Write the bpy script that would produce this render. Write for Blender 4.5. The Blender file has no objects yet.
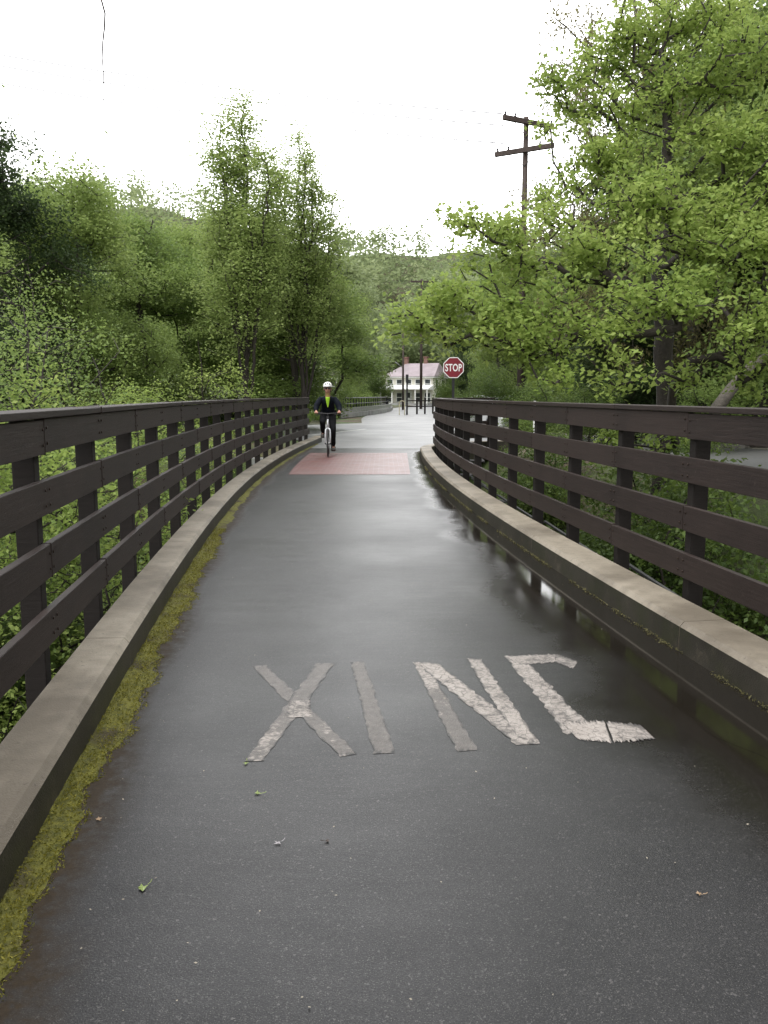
import bpy, bmesh, math, random
import numpy as np
from mathutils import Vector, Matrix
R = math.radians
SC = bpy.context.scene
COL = SC.collection

# ------------------------------------------------------------------ camera
F = 830.0; EYE = 1.5; TH = math.atan(117.0/F)
cam_d = bpy.data.cameras.new('camera'); cam = bpy.data.objects.new('camera', cam_d); COL.objects.link(cam)
cam.location = (0, 0, EYE); cam.rotation_euler = (math.pi/2-TH, 0, 0)
cam_d.sensor_fit = 'VERTICAL'; cam_d.sensor_height = 36; cam_d.lens = 36*F/1024
cam_d.clip_start = 0.05; cam_d.clip_end = 2000
SC.camera = cam

def G(px, py, z=0.0):
    """point at height z seen at photo position px,py (y = metres ahead)"""
    v = (py-512)/F; D = math.sin(TH)+math.cos(TH)*v; Fw = math.cos(TH)-math.sin(TH)*v
    t = (EYE-z)/D
    return (px-384)/F*t, Fw*t
def H(py, d):
    return EYE-d*math.tan(TH+math.atan((py-512)/F))
def LX(px, d, z=1.5):
    return (px-384)/F*(d*math.cos(TH)+(EYE-z)*math.sin(TH))

# ------------------------------------------------------------------ object helpers
def tag(o, label=None, cat=None, group=None, kind=None):
    if label: o['label'] = label
    if cat: o['category'] = cat
    if group: o['group'] = group
    if kind: o['kind'] = kind
    return o
def empty(name, loc=(0, 0, 0), rz=0.0):
    o = bpy.data.objects.new(name, None); COL.objects.link(o)
    o.location = loc; o.rotation_euler = (0, 0, rz); o.empty_display_size = .2
    return o
def copy_tree(o, parent=None):
    c = o.copy(); COL.objects.link(c)
    if parent: c.parent = parent
    for ch in [x for x in COL.objects if x.parent == o]: copy_tree(ch, c)
    return c

class MB:
    def __init__(s): s.v = []; s.f = []; s.m = []
    def add(s, vs, fs, m=0):
        b = len(s.v); s.v += [tuple(x) for x in vs]; s.f += [tuple(b+i for i in f) for f in fs]; s.m += [m]*len(fs); return s
    def box(s, c, d, rz=0.0, m=0, rx=0.0, ry=0.0):
        M = Matrix.Translation(c) @ Matrix.Rotation(rz, 4, 'Z') @ Matrix.Rotation(ry, 4, 'Y') @ Matrix.Rotation(rx, 4, 'X')
        vs = [M @ Vector((x*d[0]/2, y*d[1]/2, z*d[2]/2)) for x in (-1, 1) for y in (-1, 1) for z in (-1, 1)]
        return s.add(vs, [(0,1,3,2),(4,6,7,5),(0,4,5,1),(2,3,7,6),(0,2,6,4),(1,5,7,3)], m)
    def tube(s, pts, r, n=8, m=0, cap=True, closed=False):
        pts = [Vector(p) for p in pts]; k = len(pts)
        rr = r if isinstance(r, (list, tuple)) else [r]*k
        vs = []; fs = []; prev = None
        for i, p in enumerate(pts):
            if closed: t = pts[(i+1) % k]-pts[i-1]
            else: t = pts[min(i+1, k-1)]-pts[max(i-1, 0)]
            t.normalize()
            if prev is None:
                a = Vector((0, 0, 1)) if abs(t.z) < .9 else Vector((1, 0, 0)); u = t.cross(a).normalized()
            else: u = (prev-t*prev.dot(t)).normalized()
            prev = u; w = t.cross(u)
            for j in range(n):
                an = 2*math.pi*j/n; vs.append(p+(u*math.cos(an)+w*math.sin(an))*rr[i])
        for i in range(k if closed else k-1):
            for j in range(n):
                a = i*n+j; b = i*n+(j+1) % n; c = ((i+1) % k)*n
                fs.append((a, b, c+(j+1) % n, c+j))
        if cap and not closed:
            fs.append(tuple(reversed(range(n)))); fs.append(tuple((k-1)*n+j for j in range(n)))
        return s.add(vs, fs, m)
    def prism(s, poly, z0, z1, M=None, m=0):
        n = len(poly); vs = [Vector((x, y, z0)) for x, y in poly]+[Vector((x, y, z1)) for x, y in poly]
        if M: vs = [M @ v for v in vs]
        return s.add(vs, [tuple(reversed(range(n))), tuple(range(n, 2*n))]+[(i, (i+1) % n, n+(i+1) % n, n+i) for i in range(n)], m)
    def sphere(s, c, r, nu=14, nv=9, m=0, zmin=-1.0):
        r = r if isinstance(r, (list, tuple)) else (r, r, r)
        vs = []; fs = []
        for i in range(nv+1):
            ph = -math.pi/2+math.pi*i/nv; zz = max(math.sin(ph), zmin)
            for j in range(nu):
                a = 2*math.pi*j/nu; vs.append((c[0]+r[0]*math.cos(ph)*math.cos(a), c[1]+r[1]*math.cos(ph)*math.sin(a), c[2]+r[2]*zz))
        for i in range(nv):
            for j in range(nu):
                fs.append((i*nu+j, i*nu+(j+1) % nu, (i+1)*nu+(j+1) % nu, (i+1)*nu+j))
        return s.add(vs, fs, m)
    def build(s, name, mats, parent=None, smooth=False, bevel=0.0, loc=None):
        me = bpy.data.meshes.new(name); me.from_pydata(s.v, [], s.f)
        for mt in (mats if isinstance(mats, (list, tuple)) else [mats]): me.materials.append(mt)
        me.polygons.foreach_set('material_index', s.m)
        me.validate(); me.update()
        o = bpy.data.objects.new(name, me); COL.objects.link(o)
        if parent: o.parent = parent
        if loc: o.location = loc
        if smooth: me.polygons.foreach_set('use_smooth', [True]*len(me.polygons))
        if bevel:
            b = o.modifiers.new('bevel', 'BEVEL'); b.width = bevel; b.segments = 2; b.limit_method = 'ANGLE'; b.angle_limit = R(40)
        return o

def np_mesh(name, V, Fc, mat, parent=None, attrs=None, smooth=False):
    """V (n,3) array, Fc (m,k) array of equal-sized faces"""
    me = bpy.data.meshes.new(name); n = len(V); m, k = Fc.shape
    me.vertices.add(n); me.vertices.foreach_set('co', V.astype(np.float32).ravel())
    me.loops.add(m*k); me.loops.foreach_set('vertex_index', Fc.astype(np.int32).ravel())
    me.polygons.add(m); me.polygons.foreach_set('loop_start', (np.arange(m)*k).astype(np.int32))
    if smooth: me.polygons.foreach_set('use_smooth', np.ones(m, dtype=bool))
    for nm, (dom, arr) in (attrs or {}).items():
        a = me.attributes.new(nm, 'FLOAT', dom); a.data.foreach_set('value', arr.astype(np.float32))
    me.update(calc_edges=True); me.validate()
    me.materials.append(mat)
    o = bpy.data.objects.new(name, me); COL.objects.link(o)
    if parent: o.parent = parent
    return o

# ------------------------------------------------------------------ materials
class NT:
    def __init__(s, name):
        s.mat = bpy.data.materials.new(name); s.mat.use_nodes = True; s.t = s.mat.node_tree
        s.b = s.t.nodes['Principled BSDF']; s.out = s.t.nodes['Material Output']
        s.co = s.t.nodes.new('ShaderNodeTexCoord').outputs['Object']
    def n(s, typ, **kw):
        nd = s.t.nodes.new(typ)
        for k, v in kw.items(): setattr(nd, k, v)
        return nd
    def l(s, a, b): s.t.links.new(a, b)
    def mapped(s, scale, rot=(0, 0, 0)):
        m = s.n('ShaderNodeMapping'); s.l(s.co, m.inputs[0]); m.inputs['Scale'].default_value = scale; m.inputs['Rotation'].default_value = rot
        return m.outputs[0]
    def noise(s, scale, detail=4, rough=.55, vec=None):
        nd = s.n('ShaderNodeTexNoise'); nd.inputs['Scale'].default_value = scale; nd.inputs['Detail'].default_value = detail; nd.inputs['Roughness'].default_value = rough
        s.l(vec or s.co, nd.inputs['Vector']); return nd.outputs['Fac']
    def vor(s, scale, vec=None, feature='F1', out='Distance'):
        nd = s.n('ShaderNodeTexVoronoi', feature=feature); nd.inputs['Scale'].default_value = scale
        s.l(vec or s.co, nd.inputs['Vector']); return nd.outputs[out]
    def ramp(s, fac, stops, interp='LINEAR'):
        nd = s.n('ShaderNodeValToRGB'); nd.color_ramp.interpolation = interp; cr = nd.color_ramp
        while len(cr.elements) < len(stops): cr.elements.new(.5)
        for e, (p, c) in zip(cr.elements, stops):
            e.position = p; e.color = (c, c, c, 1) if isinstance(c, (int, float)) else (*c, 1)
        s.l(fac, nd.inputs[0]); return nd.outputs[0]
    def mix(s, f, a, b, typ='MIX'):
        nd = s.n('ShaderNodeMix', data_type='RGBA', blend_type=typ)
        for sock, v in ((nd.inputs[0], f), (nd.inputs[6], a), (nd.inputs[7], b)):
            if hasattr(v, 'node'): s.l(v, sock)
            elif isinstance(v, (int, float)): sock.default_value = v
            else: sock.default_value = (*v, 1)
        return nd.outputs[2]
    def math(s, op, a, b=0.0, clamp=False):
        nd = s.n('ShaderNodeMath', operation=op, use_clamp=clamp)
        for i, v in enumerate((a, b)):
            if hasattr(v, 'node'): s.l(v, nd.inputs[i])
            else: nd.inputs[i].default_value = v
        return nd.outputs[0]
    def attr(s, name):
        return s.n('ShaderNodeAttribute', attribute_name=name).outputs['Fac']
    def bump(s, h, dist=.01, strength=1.0):
        nd = s.n('ShaderNodeBump'); nd.inputs['Distance'].default_value = dist
        if hasattr(strength, 'node'): s.l(strength, nd.inputs['Strength'])
        else: nd.inputs['Strength'].default_value = strength
        s.l(h, nd.inputs['Height']); s.l(nd.outputs[0], s.b.inputs['Normal']); return s
    def setp(s, color=None, rough=None, metal=None, spec=None):
        for nm, v in (('Base Color', color), ('Roughness', rough), ('Metallic', metal), ('Specular IOR Level', spec)):
            if v is None: continue
            if hasattr(v, 'node'): s.l(v, s.b.inputs[nm])
            elif isinstance(v, (int, float)): s.b.inputs[nm].default_value = v
            else: s.b.inputs[nm].default_value = (*v, 1)
        return s.mat

def simple(name, color, rough=.5, metal=0.0, var=.25, scale=6, bump=0.0):
    t = NT(name); nz = t.noise(scale, 5)
    c = t.mix(t.ramp(nz, [(.3, 0.0), (.7, 1.0)]), tuple(x*(1-var) for x in color), tuple(min(1, x*(1+var)) for x in color))
    if bump: t.bump(t.noise(scale*4, 5), bump)
    return t.setp(c, rough, metal)

def asphalt_nodes(t, wet_attr=True):
    """returns colour, roughness, height, wet"""
    big = t.noise(.55, 4); med = t.noise(3.5, 5); fine = t.noise(160, 3, .7); agg = t.vor(170)
    c = t.mix(t.ramp(med, [(.35, 0.0), (.7, 1.0)]), (.009, .009, .010), (.019, .0185, .0195))
    spk = t.ramp(t.vor(150, out='Color'), [(.0, 0.0), (.80, 0.0), (.97, 1.0)])
    c = t.mix(t.math('MULTIPLY', spk, .42), c, (.17, .16, .155))
    c = t.mix(t.ramp(t.noise(70, 3, .7), [(.5, 0.0), (.75, .6)]), c, (.034, .032, .031))
    c = t.mix(t.ramp(t.noise(210, 2, .6), [(.42, .9), (.5, 0.0)]), c, (.003, .003, .003))
    c = t.mix(t.ramp(t.noise(260, 2, .6), [(.60, 0.0), (.68, .8)]), c, (.12, .115, .105))
    pit = t.ramp(t.noise(22, 3, .6), [(.25, 1.0), (.36, 0.0)])
    c = t.mix(t.math('MULTIPLY', pit, .55), c, (.012, .012, .013))
    rg = t.ramp(big, [(.3, .36), (.7, .48)])
    rg = t.math('ADD', rg, t.math('MULTIPLY', t.math('SUBTRACT', fine, .5), .30))
    h = t.math('ADD', t.math('MULTIPLY', agg, .9), t.math('MULTIPLY', fine, .7))
    h = t.math('ADD', h, t.math('MULTIPLY', t.noise(1.0, 3, .5, vec=t.mapped((1.2, 3.6, 1))), 16.0))
    if wet_attr:
        w0 = t.attr('wet')
        wob = t.math('MULTIPLY', t.math('SUBTRACT', t.noise(2.6, 4), .5), .9)
        w = t.math('ADD', w0, t.math('MULTIPLY', wob, t.math('MULTIPLY', t.math('SUBTRACT', 1.0, w0), t.math('MULTIPLY', w0, 4.0))), clamp=True)
        rg = t.math('MULTIPLY', rg, t.math('SUBTRACT', 1.0, t.math('MULTIPLY', w, .84)))
        c = t.mix(t.math('MULTIPLY', w, .85), c, (.011, .009, .006))
        return c, rg, h, w
    return c, rg, h, None
t = NT('wet_asphalt'); c, rg, h, w = asphalt_nodes(t)
dm = t.math('MULTIPLY', t.attr('dirt'), t.math('ADD', .35, t.ramp(t.noise(14, 6, .7), [(.35, 0.0), (.65, 1.4)])), clamp=True)
c = t.mix(dm, c, t.mix(t.noise(60, 4, .7), (.006, .004, .002), (.045, .030, .015))); rg = t.math('ADD', rg, t.math('MULTIPLY', dm, .45))
t.bump(h, .0035, t.math('MULTIPLY', t.math('SUBTRACT', 1.0, w), .12))
M_ASPH = t.setp(c, rg, 0, t.math('SUBTRACT', .33, t.math('MULTIPLY', w, .19)))
t = NT('street_asphalt'); c, rg, h, _ = asphalt_nodes(t, False); t.bump(h, .004, .2)
M_STREET = t.setp(t.mix(.6, c, (.17, .17, .17)), t.math('ADD', rg, .06), 0, 1.0)

# worn road paint, mixed with the asphalt showing through
t = NT('worn_road_paint'); c, rg, h, _ = asphalt_nodes(t, False)
wear = t.attr('wear')
cr = t.vor(19, vec=t.mapped((1, .8, 1)), feature='DISTANCE_TO_EDGE'); n1 = t.noise(38, 5, .65); n2 = t.noise(9, 4)
crack = t.ramp(cr, [(.015, 0.0), (.05, 1.0)])
mask = t.math('ADD', t.math('MULTIPLY', n1, .8), t.math('MULTIPLY', n2, .6))
mask = t.math('SUBTRACT', mask, t.math('MULTIPLY', wear, .62))
mask = t.ramp(mask, [(.34, 0.0), (.56, 1.0)])
mask = t.math('MULTIPLY', mask, t.math('ADD', t.math('MULTIPLY', crack, .45), .55))
mask = t.math('MULTIPLY', mask, t.ramp(t.noise(75, 4, .7), [(.28, .15), (.5, 1.0)]))
mask = t.math('MULTIPLY', mask, t.math('SUBTRACT', 1.0, t.math('MULTIPLY', wear, .5)))
faint = t.math('MULTIPLY', t.attr('edge'), t.ramp(t.noise(30, 5, .7), [(.3, .18), (.7, .34)]))
mask = t.math('MAXIMUM', t.math('MULTIPLY', mask, t.attr('edge')), faint)
pc = t.mix(n2, (.24, .21, .185), (.42, .38, .345))
t.bump(t.math('ADD', h, t.math('MULTIPLY', mask, 1.2)), .003, .6)
M_PAINT = t.setp(t.mix(mask, c, pc), t.math('ADD', rg, .02), 0, .36)

t = NT('red_brick_paving'); br = t.n('ShaderNodeTexBrick'); t.l(t.mapped((1, 1, 1)), br.inputs['Vector'])
br.inputs['Scale'].default_value = 1.0; br.inputs['Brick Width'].default_value = .21; br.inputs['Row Height'].default_value = .105; br.inputs['Mortar Size'].default_value = .008
br.inputs['Color1'].default_value = (.13, .055, .052, 1); br.inputs['Color2'].default_value = (.17, .068, .062, 1); br.inputs['Mortar'].default_value = (.20, .15, .145, 1)
c = t.mix(t.ramp(t.noise(1.5, 5), [(.3, 0.0), (.8, .55)]), br.outputs['Color'], (.12, .09, .09))
t.bump(br.outputs['Fac'], -.004); M_BRICK = t.setp(c, t.ramp(t.noise(2, 4), [(.3, .36), (.7, .46)]), 0, .3)

def concrete(name, a, b, stain, rough=.7, moss=None):
    t = NT(name); n1 = t.noise(1.1, 6, .6); n2 = t.noise(9, 6, .7); n3 = t.noise(140, 3)
    c = t.mix(t.ramp(n2, [(.3, 0.0), (.7, 1.0)]), a, b)
    c = t.mix(t.ramp(n1, [(.42, 0.0), (.62, .8)]), c, stain)
    c = t.mix(t.ramp(n3, [(.58, 0.0), (.75, .35)]), c, tuple(x*.4 for x in a))
    c = t.mix(t.ramp(t.noise(28, 4, .6), [(.63, 0.0), (.7, .5)]), c, tuple(x*.35 for x in stain))
    c = t.mix(t.ramp(t.vor(11, out='Distance'), [(.03, .75), (.07, 0.0)]), c, (.04, .03, .02))
    c = t.mix(t.ramp(t.noise(4.5, 8, .8), [(.55, 0.0), (.75, .6)]), c, (.12, .10, .07))
    if moss:
        c = t.mix(t.ramp(t.noise(3.0, 6, .7), [(.48, 0.0), (.66, .85)]), c, moss)
    t.bump(t.math('ADD', n3, t.math('MULTIPLY', n2, .8)), .004, .6)
    return t.setp(c, rough)
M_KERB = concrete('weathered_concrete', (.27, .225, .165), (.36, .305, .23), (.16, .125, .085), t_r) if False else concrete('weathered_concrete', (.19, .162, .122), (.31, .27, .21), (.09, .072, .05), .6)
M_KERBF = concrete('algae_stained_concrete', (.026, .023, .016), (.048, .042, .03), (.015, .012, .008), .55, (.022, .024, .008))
M_CONC = concrete('pale_concrete', (.3, .3, .3), (.4, .4, .39), (.2, .2, .19))

def wood(name, dark, light, worn, wornamt, rough=.42):
    t = NT(name); g = t.noise(5, 6, .65, vec=t.mapped((.7, .7, 14)));
    info = t.n('ShaderNodeObjectInfo').outputs['Random']
    g2 = t.noise(2.2, 4)
    c = t.mix(t.ramp(g, [(.3, 0.0), (.7, 1.0)]), dark, light)
    c = t.mix(t.math('MULTIPLY', info, .35), c, tuple(x*1.5 for x in light))
    c = t.mix(t.ramp(t.noise(17, 6, .75), [(.62, 0.0), (.72, wornamt)]), c, worn)
    c = t.mix(t.ramp(g2, [(.5, 0.0), (.75, .5)]), c, tuple(x*.7 for x in dark))
    t.bump(t.math('ADD', g, t.math('MULTIPLY', t.noise(60, 4, .6, vec=t.mapped((1, 1, 9))), .5)), .0035, .6)
    return t.setp(c, rough, 0, .3)
M_RAIL = wood('brown_stained_timber', (.015, .0095, .008), (.030, .020, .017), (.11, .085, .075), .45, .6)
M_POST = wood('dark_post_timber', (.007, .005, .004), (.014, .0105, .009), (.04, .033, .03), .2, .7)
M_POLE = wood('utility_pole_timber', (.035, .026, .022), (.065, .048, .042), (.12, .10, .09), .2, .7)
M_STEEL = simple('galvanised_steel', (.38, .38, .38), .4, .8)
M_BRACE = simple('weathered_steel', (.10, .10, .10), .6, .3)
M_DARKMETAL = simple('dark_metal', (.03, .03, .032), .45, .6)
M_BOLT = simple('rusty_bolt', (.035, .022, .016), .55, .6)

t = NT('river_water'); t.bump(t.noise(3.2, 4), .03, .5)
M_WATER = t.setp(t.mix(t.noise(.5, 3), (.012, .016, .008), (.022, .026, .013)), .08)
t = NT('ground_litter'); n1 = t.noise(.35, 5); n2 = t.noise(6, 6, .7)
c = t.mix(t.ramp(n2, [(.3, 0.0), (.7, 1.0)]), (.035, .025, .015), (.10, .075, .045))
c = t.mix(t.ramp(n1, [(.40, 0.0), (.58, .9)]), c, t.mix(n2, (.035, .06, .012), (.07, .11, .025)))
t.bump(n2, .06); M_GROUND = t.setp(c, .9)
t = NT('moss'); n1 = t.noise(26, 6, .7); n2 = t.noise(3.5, 4)
c = t.mix(t.ramp(n1, [(.3, 0.0), (.7, 1.0)]), (.045, .05, .006), (.19, .18, .022))
c = t.mix(t.ramp(n2, [(.5, 0.0), (.64, .85)]), c, (.035, .024, .011))
t.bump(t.noise(90, 4, .7), .012); M_MOSS = t.setp(c, .9)
M_TUFT = None

def leaf_mat(name, c0, c1, c2, trans=.5):
    t = NT(name); r = t.attr('rnd')
    c = t.ramp(r, [(0.0, c0), (.5, c1), (1.0, c2)])
    t.setp(c, .55, 0, .3)
    tr = t.n('ShaderNodeBsdfTranslucent'); t.l(t.mix(.5, c, c2, 'MIX'), tr.inputs[0])
    mx = t.n('ShaderNodeMixShader'); mx.inputs[0].default_value = trans
    t.l(t.b.outputs[0], mx.inputs[1]); t.l(tr.outputs[0], mx.inputs[2]); t.l(mx.outputs[0], t.out.inputs[0])
    return t.mat
L_BRIGHT = leaf_mat('spring_leaf', (.10, .165, .032), (.24, .335, .07), (.43, .51, .16))
L_MID = leaf_mat('mid_leaf', (.085, .145, .036), (.165, .245, .062), (.27, .345, .105))
L_DARK = leaf_mat('dark_leaf', (.025, .045, .018), (.045, .075, .026), (.075, .11, .04))
L_OLIVE = leaf_mat('olive_leaf', (.09, .085, .035), (.16, .15, .065), (.24, .22, .10))
L_SOFT = leaf_mat('soft_green_leaf', (.13, .195, .05), (.235, .32, .088), (.35, .425, .145))
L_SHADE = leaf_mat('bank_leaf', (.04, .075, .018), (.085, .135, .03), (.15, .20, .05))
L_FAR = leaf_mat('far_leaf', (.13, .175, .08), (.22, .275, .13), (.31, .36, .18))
L_MOSS = leaf_mat('moss_tuft', (.05, .055, .008), (.15, .145, .018), (.29, .26, .04), .3)
M_BARK = simple('wet_bark', (.035, .028, .022), .75, 0, .4, 9, .02)
M_BARKG = simple('grey_bark', (.075, .065, .052), .8, 0, .35, 9, .02)

# ------------------------------------------------------------------ terrain
STREET = np.array([(17, 1), (15, 6), (12.2, 13.5), (8.9, 20.5), (3.6, 32.5), (1.6, 42), (1.2, 55), (1.7, 70), (3.0, 90), (6, 115), (11, 150)], float)
SW = 2.7
def street_dist(x, y):
    best = np.full(x.shape, 1e9); side = np.zeros(x.shape)
    for a, b in zip(STREET[:-1], STREET[1:]):
        d = b-a; L = d@d; tt = np.clip(((x-a[0])*d[0]+(y-a[1])*d[1])/L, 0, 1)
        qx = x-a[0]-tt*d[0]; qy = y-a[1]-tt*d[1]; dd = np.hypot(qx, qy)
        cr = d[0]*qy-d[1]*qx
        m = dd < best; best = np.where(m, dd, best); side = np.where(m, np.sign(cr), side)
    return best, side      # side -1 : right of the street, going away
def sm(a): a = np.clip(a, 0, 1); return a*a*(3-2*a)
def wob(x, y):
    return np.sin(x*.31+1.3)*np.cos(y*.27+.4)+.5*np.sin(x*.83+y*.61)+.25*np.sin(x*1.9-y*1.7+2)
def terrain(x, y):
    x = np.asarray(x, float); y = np.asarray(y, float)
    d, side = street_dist(x, y)
    left = (side > 0)
    a = np.minimum((d-SW-.6)/3.6, (25.5-y)/4.5)
    riv = sm(a)*np.where(left, 1, 0)
    floor = -3.9+2.3*sm((-x-5.0)/4.0)+.25*wob(x, y)*sm((-x-4)/3)
    z = -.04+riv*(floor+.04)
    lh = .20*np.clip(-x-14, 0, 60)*sm((-x-14)/10)
    z = z+lh+.18*np.clip(-x-7-(y-30)*.12, 0, 30)*sm((y-27)/6)*.5
    rh = np.where(left, 0, 1)*np.clip(d-SW-1.6-np.clip(y-45, 0, 80)*.16, 0, 45)*.62
    rh = rh+np.where(left, 0, 1)*sm((d-SW-1.6)/4)*.35*wob(x*2, y*2)
    z = z+rh*(1-sm((y-75)/50))
    z = z+.43*np.clip(y-172, 0, 110)+np.clip(y-172, 0, 1)*1.5*wob(x*.3, y*.3)
    z = z+.02*wob(x*3, y*3)*sm((d-SW-.5)/2)*sm((np.abs(x+1)-2)/3)
    return z
def tz(x, y): return float(terrain(np.array([x]), np.array([y]))[0])

def grid_axis(lo, a, b, hi, fine, coarse):
    return np.unique(np.concatenate([np.arange(lo, a, coarse), np.arange(a, b, fine), np.arange(b, hi+coarse, coarse)]))
gx = grid_axis(-240, -24, 30, 240, .6, 6); gy = grid_axis(-60, -6, 62, 420, .6, 5)
X, Y = np.meshgrid(gx, gy); Z = terrain(X, Y)
# keep ground clear under the bridge deck
nx, ny = len(gx), len(gy)
idx = np.arange(nx*ny).reshape(ny, nx)
Fq = np.stack([idx[:-1, :-1], idx[:-1, 1:], idx[1:, 1:], idx[1:, :-1]], -1).reshape(-1, 4)
tag(np_mesh('ground', np.stack([X, Y, Z], -1).reshape(-1, 3), Fq, M_GROUND, smooth=True), kind='structure')
MB().add([(-14, -60, -3.25), (26, -60, -3.25), (26, 27, -3.25), (-14, 27, -3.25)], [(0, 1, 2, 3)]).build('river', M_WATER)['kind'] = 'structure'

# ------------------------------------------------------------------ bridge geometry
cp = np.array([(-5, 1.34), (-2, .99), (0, .74), (2.16, .485), (3.87, .28), (5.1, .115), (8.1, -.245), (9.6, -.36), (12, -.52), (14.2, -.63), (18, -.68), (23, -.62), (28, -.38)])
cf = np.polyfit(cp[:, 0], cp[:, 1], 4); HALF = 1.575
def offset_path(side, y1):
    ys = np.arange(-4.5, y1, .1); xs = np.polyval(cf, ys); dx = np.polyval(np.polyder(cf), ys)
    nn = np.hypot(1, dx); return [(x+side*HALF/n, y-side*HALF*d_/n) for x, y, d_, n in zip(xs, ys, dx, nn)]
def turn(path, rad, ang, side, extra=0):
    (x0, y0), (x1, y1) = path[-2], path[-1]; a = math.atan2(y1-y0, x1-x0); s = .1; x, y = x1, y1
    for _ in range(int(rad*ang/s)): a -= side*s/rad; x += s*math.cos(a); y += s*math.sin(a); path.append((x, y))
    for _ in range(int(extra/s)): x += s*math.cos(a); y += s*math.sin(a); path.append((x, y))
    return path
RP = turn(offset_path(1, 21.3), 3.6, R(72), 1, .6)
LP = turn(offset_path(-1, 26.6), 8.0, R(4), -1, .1)
def resample(path, step):
    p = np.array(path); s = np.concatenate([[0], np.cumsum(np.hypot(*np.diff(p, axis=0).T))])
    return p, s
class Path:
    def __init__(s, pts, side): s.p, s.s = resample(pts, .1); s.side = side; s.L = s.s[-1]
    def at(s, u, off=0.0):
        x = np.interp(u, s.s, s.p[:, 0]); y = np.interp(u, s.s, s.p[:, 1]); e = .15
        tx = np.interp(u+e, s.s, s.p[:, 0])-np.interp(u-e, s.s, s.p[:, 0]); ty = np.interp(u+e, s.s, s.p[:, 1])-np.interp(u-e, s.s, s.p[:, 1])
        n = math.hypot(tx, ty); tx /= n; ty /= n
        return x+s.side*ty*off, y-s.side*tx*off, math.atan2(ty, tx)
    def u_of_y(s, y): return float(np.interp(y, s.p[:, 1], s.s))
PR, PL = Path(RP, 1), Path(LP, -1)
def sweep(mb, path, us, prof, ms=None, close_ends=True):
    n = len(prof); vs = []
    for u in us:
        for off, z in prof:
            x, y, _ = path.at(u, off); vs.append((x, y, z))
    k = len(us); b = len(mb.v); mb.v += vs
    for i in range(k-1):
        for j in range(n):
            f = (i*n+j, i*n+(j+1) % n, (i+1)*n+(j+1) % n, (i+1)*n+j)
            if path.side > 0: f = f[::-1]
            mb.f.append(tuple(b+q for q in f)); mb.m.append(ms[j] if ms else 0)
    if close_ends:
        mb.f.append(tuple(b+q for q in range(n))); mb.m.append(0); mb.f.append(tuple(b+(k-1)*n+q for q in reversed(range(n)))); mb.m.append(0)

# asphalt of the bridge: one sheet with a 'wet' attribute, finer near the right kerb
rows = np.concatenate([np.arange(-4.4, 21.4, .2), [21.5, 22, 22.5, 23, 23.6]])
V = []; wet = []; dirt = []
cols = np.concatenate([np.linspace(0, .16, 10), np.linspace(.2, .72, 12), np.linspace(.75, 1, 24)]); nc = len(cols)
def puddle_w(y): return float(np.interp(y, [-4, 1, 3.3, 4.8, 7, 10, 14, 18, 30], [.36, .42, .56, .60, .42, .29, .20, .10, .04]))
for y in rows:
    lx = np.interp(y, PL.p[:, 1], PL.p[:, 0])-.02; rx = np.interp(y, PR.p[:, 1], PR.p[:, 0])+.02
    if y > 21.4: rx = min(rx, float(np.polyval(cf, y))+HALF+ (y-21.3)**2*.15)
    for c_ in cols:
        x = lx+(rx-lx)*c_; V.append((x, y, .004)); dk = rx-x; pw = puddle_w(y)*(1+.18*math.sin(y*2.3)+.12*math.sin(y*5.1+1))
        base = 1-min(1, max(0, (dk-pw*.72)/(pw*.75+.14)))
        wet.append(base); dl = x-lx; dirt.append(max(0, 1-max(0, dl-.13)/(.14+.05*math.sin(y*2.7)+(.12 if y < 2.2 else 0))))
V = np.array(V); wet = np.array(wet); idx = np.arange(len(rows)*nc).reshape(len(rows), nc)
Fq = np.stack([idx[:-1, :-1], idx[:-1, 1:], idx[1:, 1:], idx[1:, :-1]], -1).reshape(-1, 4)
tag(np_mesh('path', V, Fq, M_ASPH, attrs={'wet': ('POINT', wet), 'dirt': ('POINT', np.array(dirt))}), kind='structure')
# standing water against the right kerb
V = []; wet = []; ys = np.arange(-4, 13.5, .1)
for y in ys:
    rx = float(np.interp(y, PR.p[:, 1], PR.p[:, 0]))+.015; pw = puddle_w(y)*.62*(1+.2*math.sin(y*2.3)+.15*math.sin(y*5.1+1)+.08*math.sin(y*13))
    for q in (0, .5, 1): V.append((rx-pw*q, y, .0048)); wet.append(1.0)
idx = np.arange(len(V)).reshape(-1, 3)
Fq = np.stack([idx[:-1, :-1], idx[1:, :-1], idx[1:, 1:], idx[:-1, 1:]], -1).reshape(-1, 4)[:, ::-1]
tag(np_mesh('puddle', np.array(V), Fq, M_ASPH, attrs={'wet': ('POINT', np.array(wet))}), kind='structure')

# kerbs
KW, KH = .30, .18
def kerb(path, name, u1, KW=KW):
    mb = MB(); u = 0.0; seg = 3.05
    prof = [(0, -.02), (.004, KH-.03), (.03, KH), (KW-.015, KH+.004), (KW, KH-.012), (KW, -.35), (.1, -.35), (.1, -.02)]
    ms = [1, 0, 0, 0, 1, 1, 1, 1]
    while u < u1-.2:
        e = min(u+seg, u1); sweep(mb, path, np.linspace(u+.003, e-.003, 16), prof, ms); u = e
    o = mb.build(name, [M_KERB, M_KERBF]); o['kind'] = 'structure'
kerb(PR, 'kerb', PR.L); kerb(PL, 'kerb', PL.L, .25)
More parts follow.
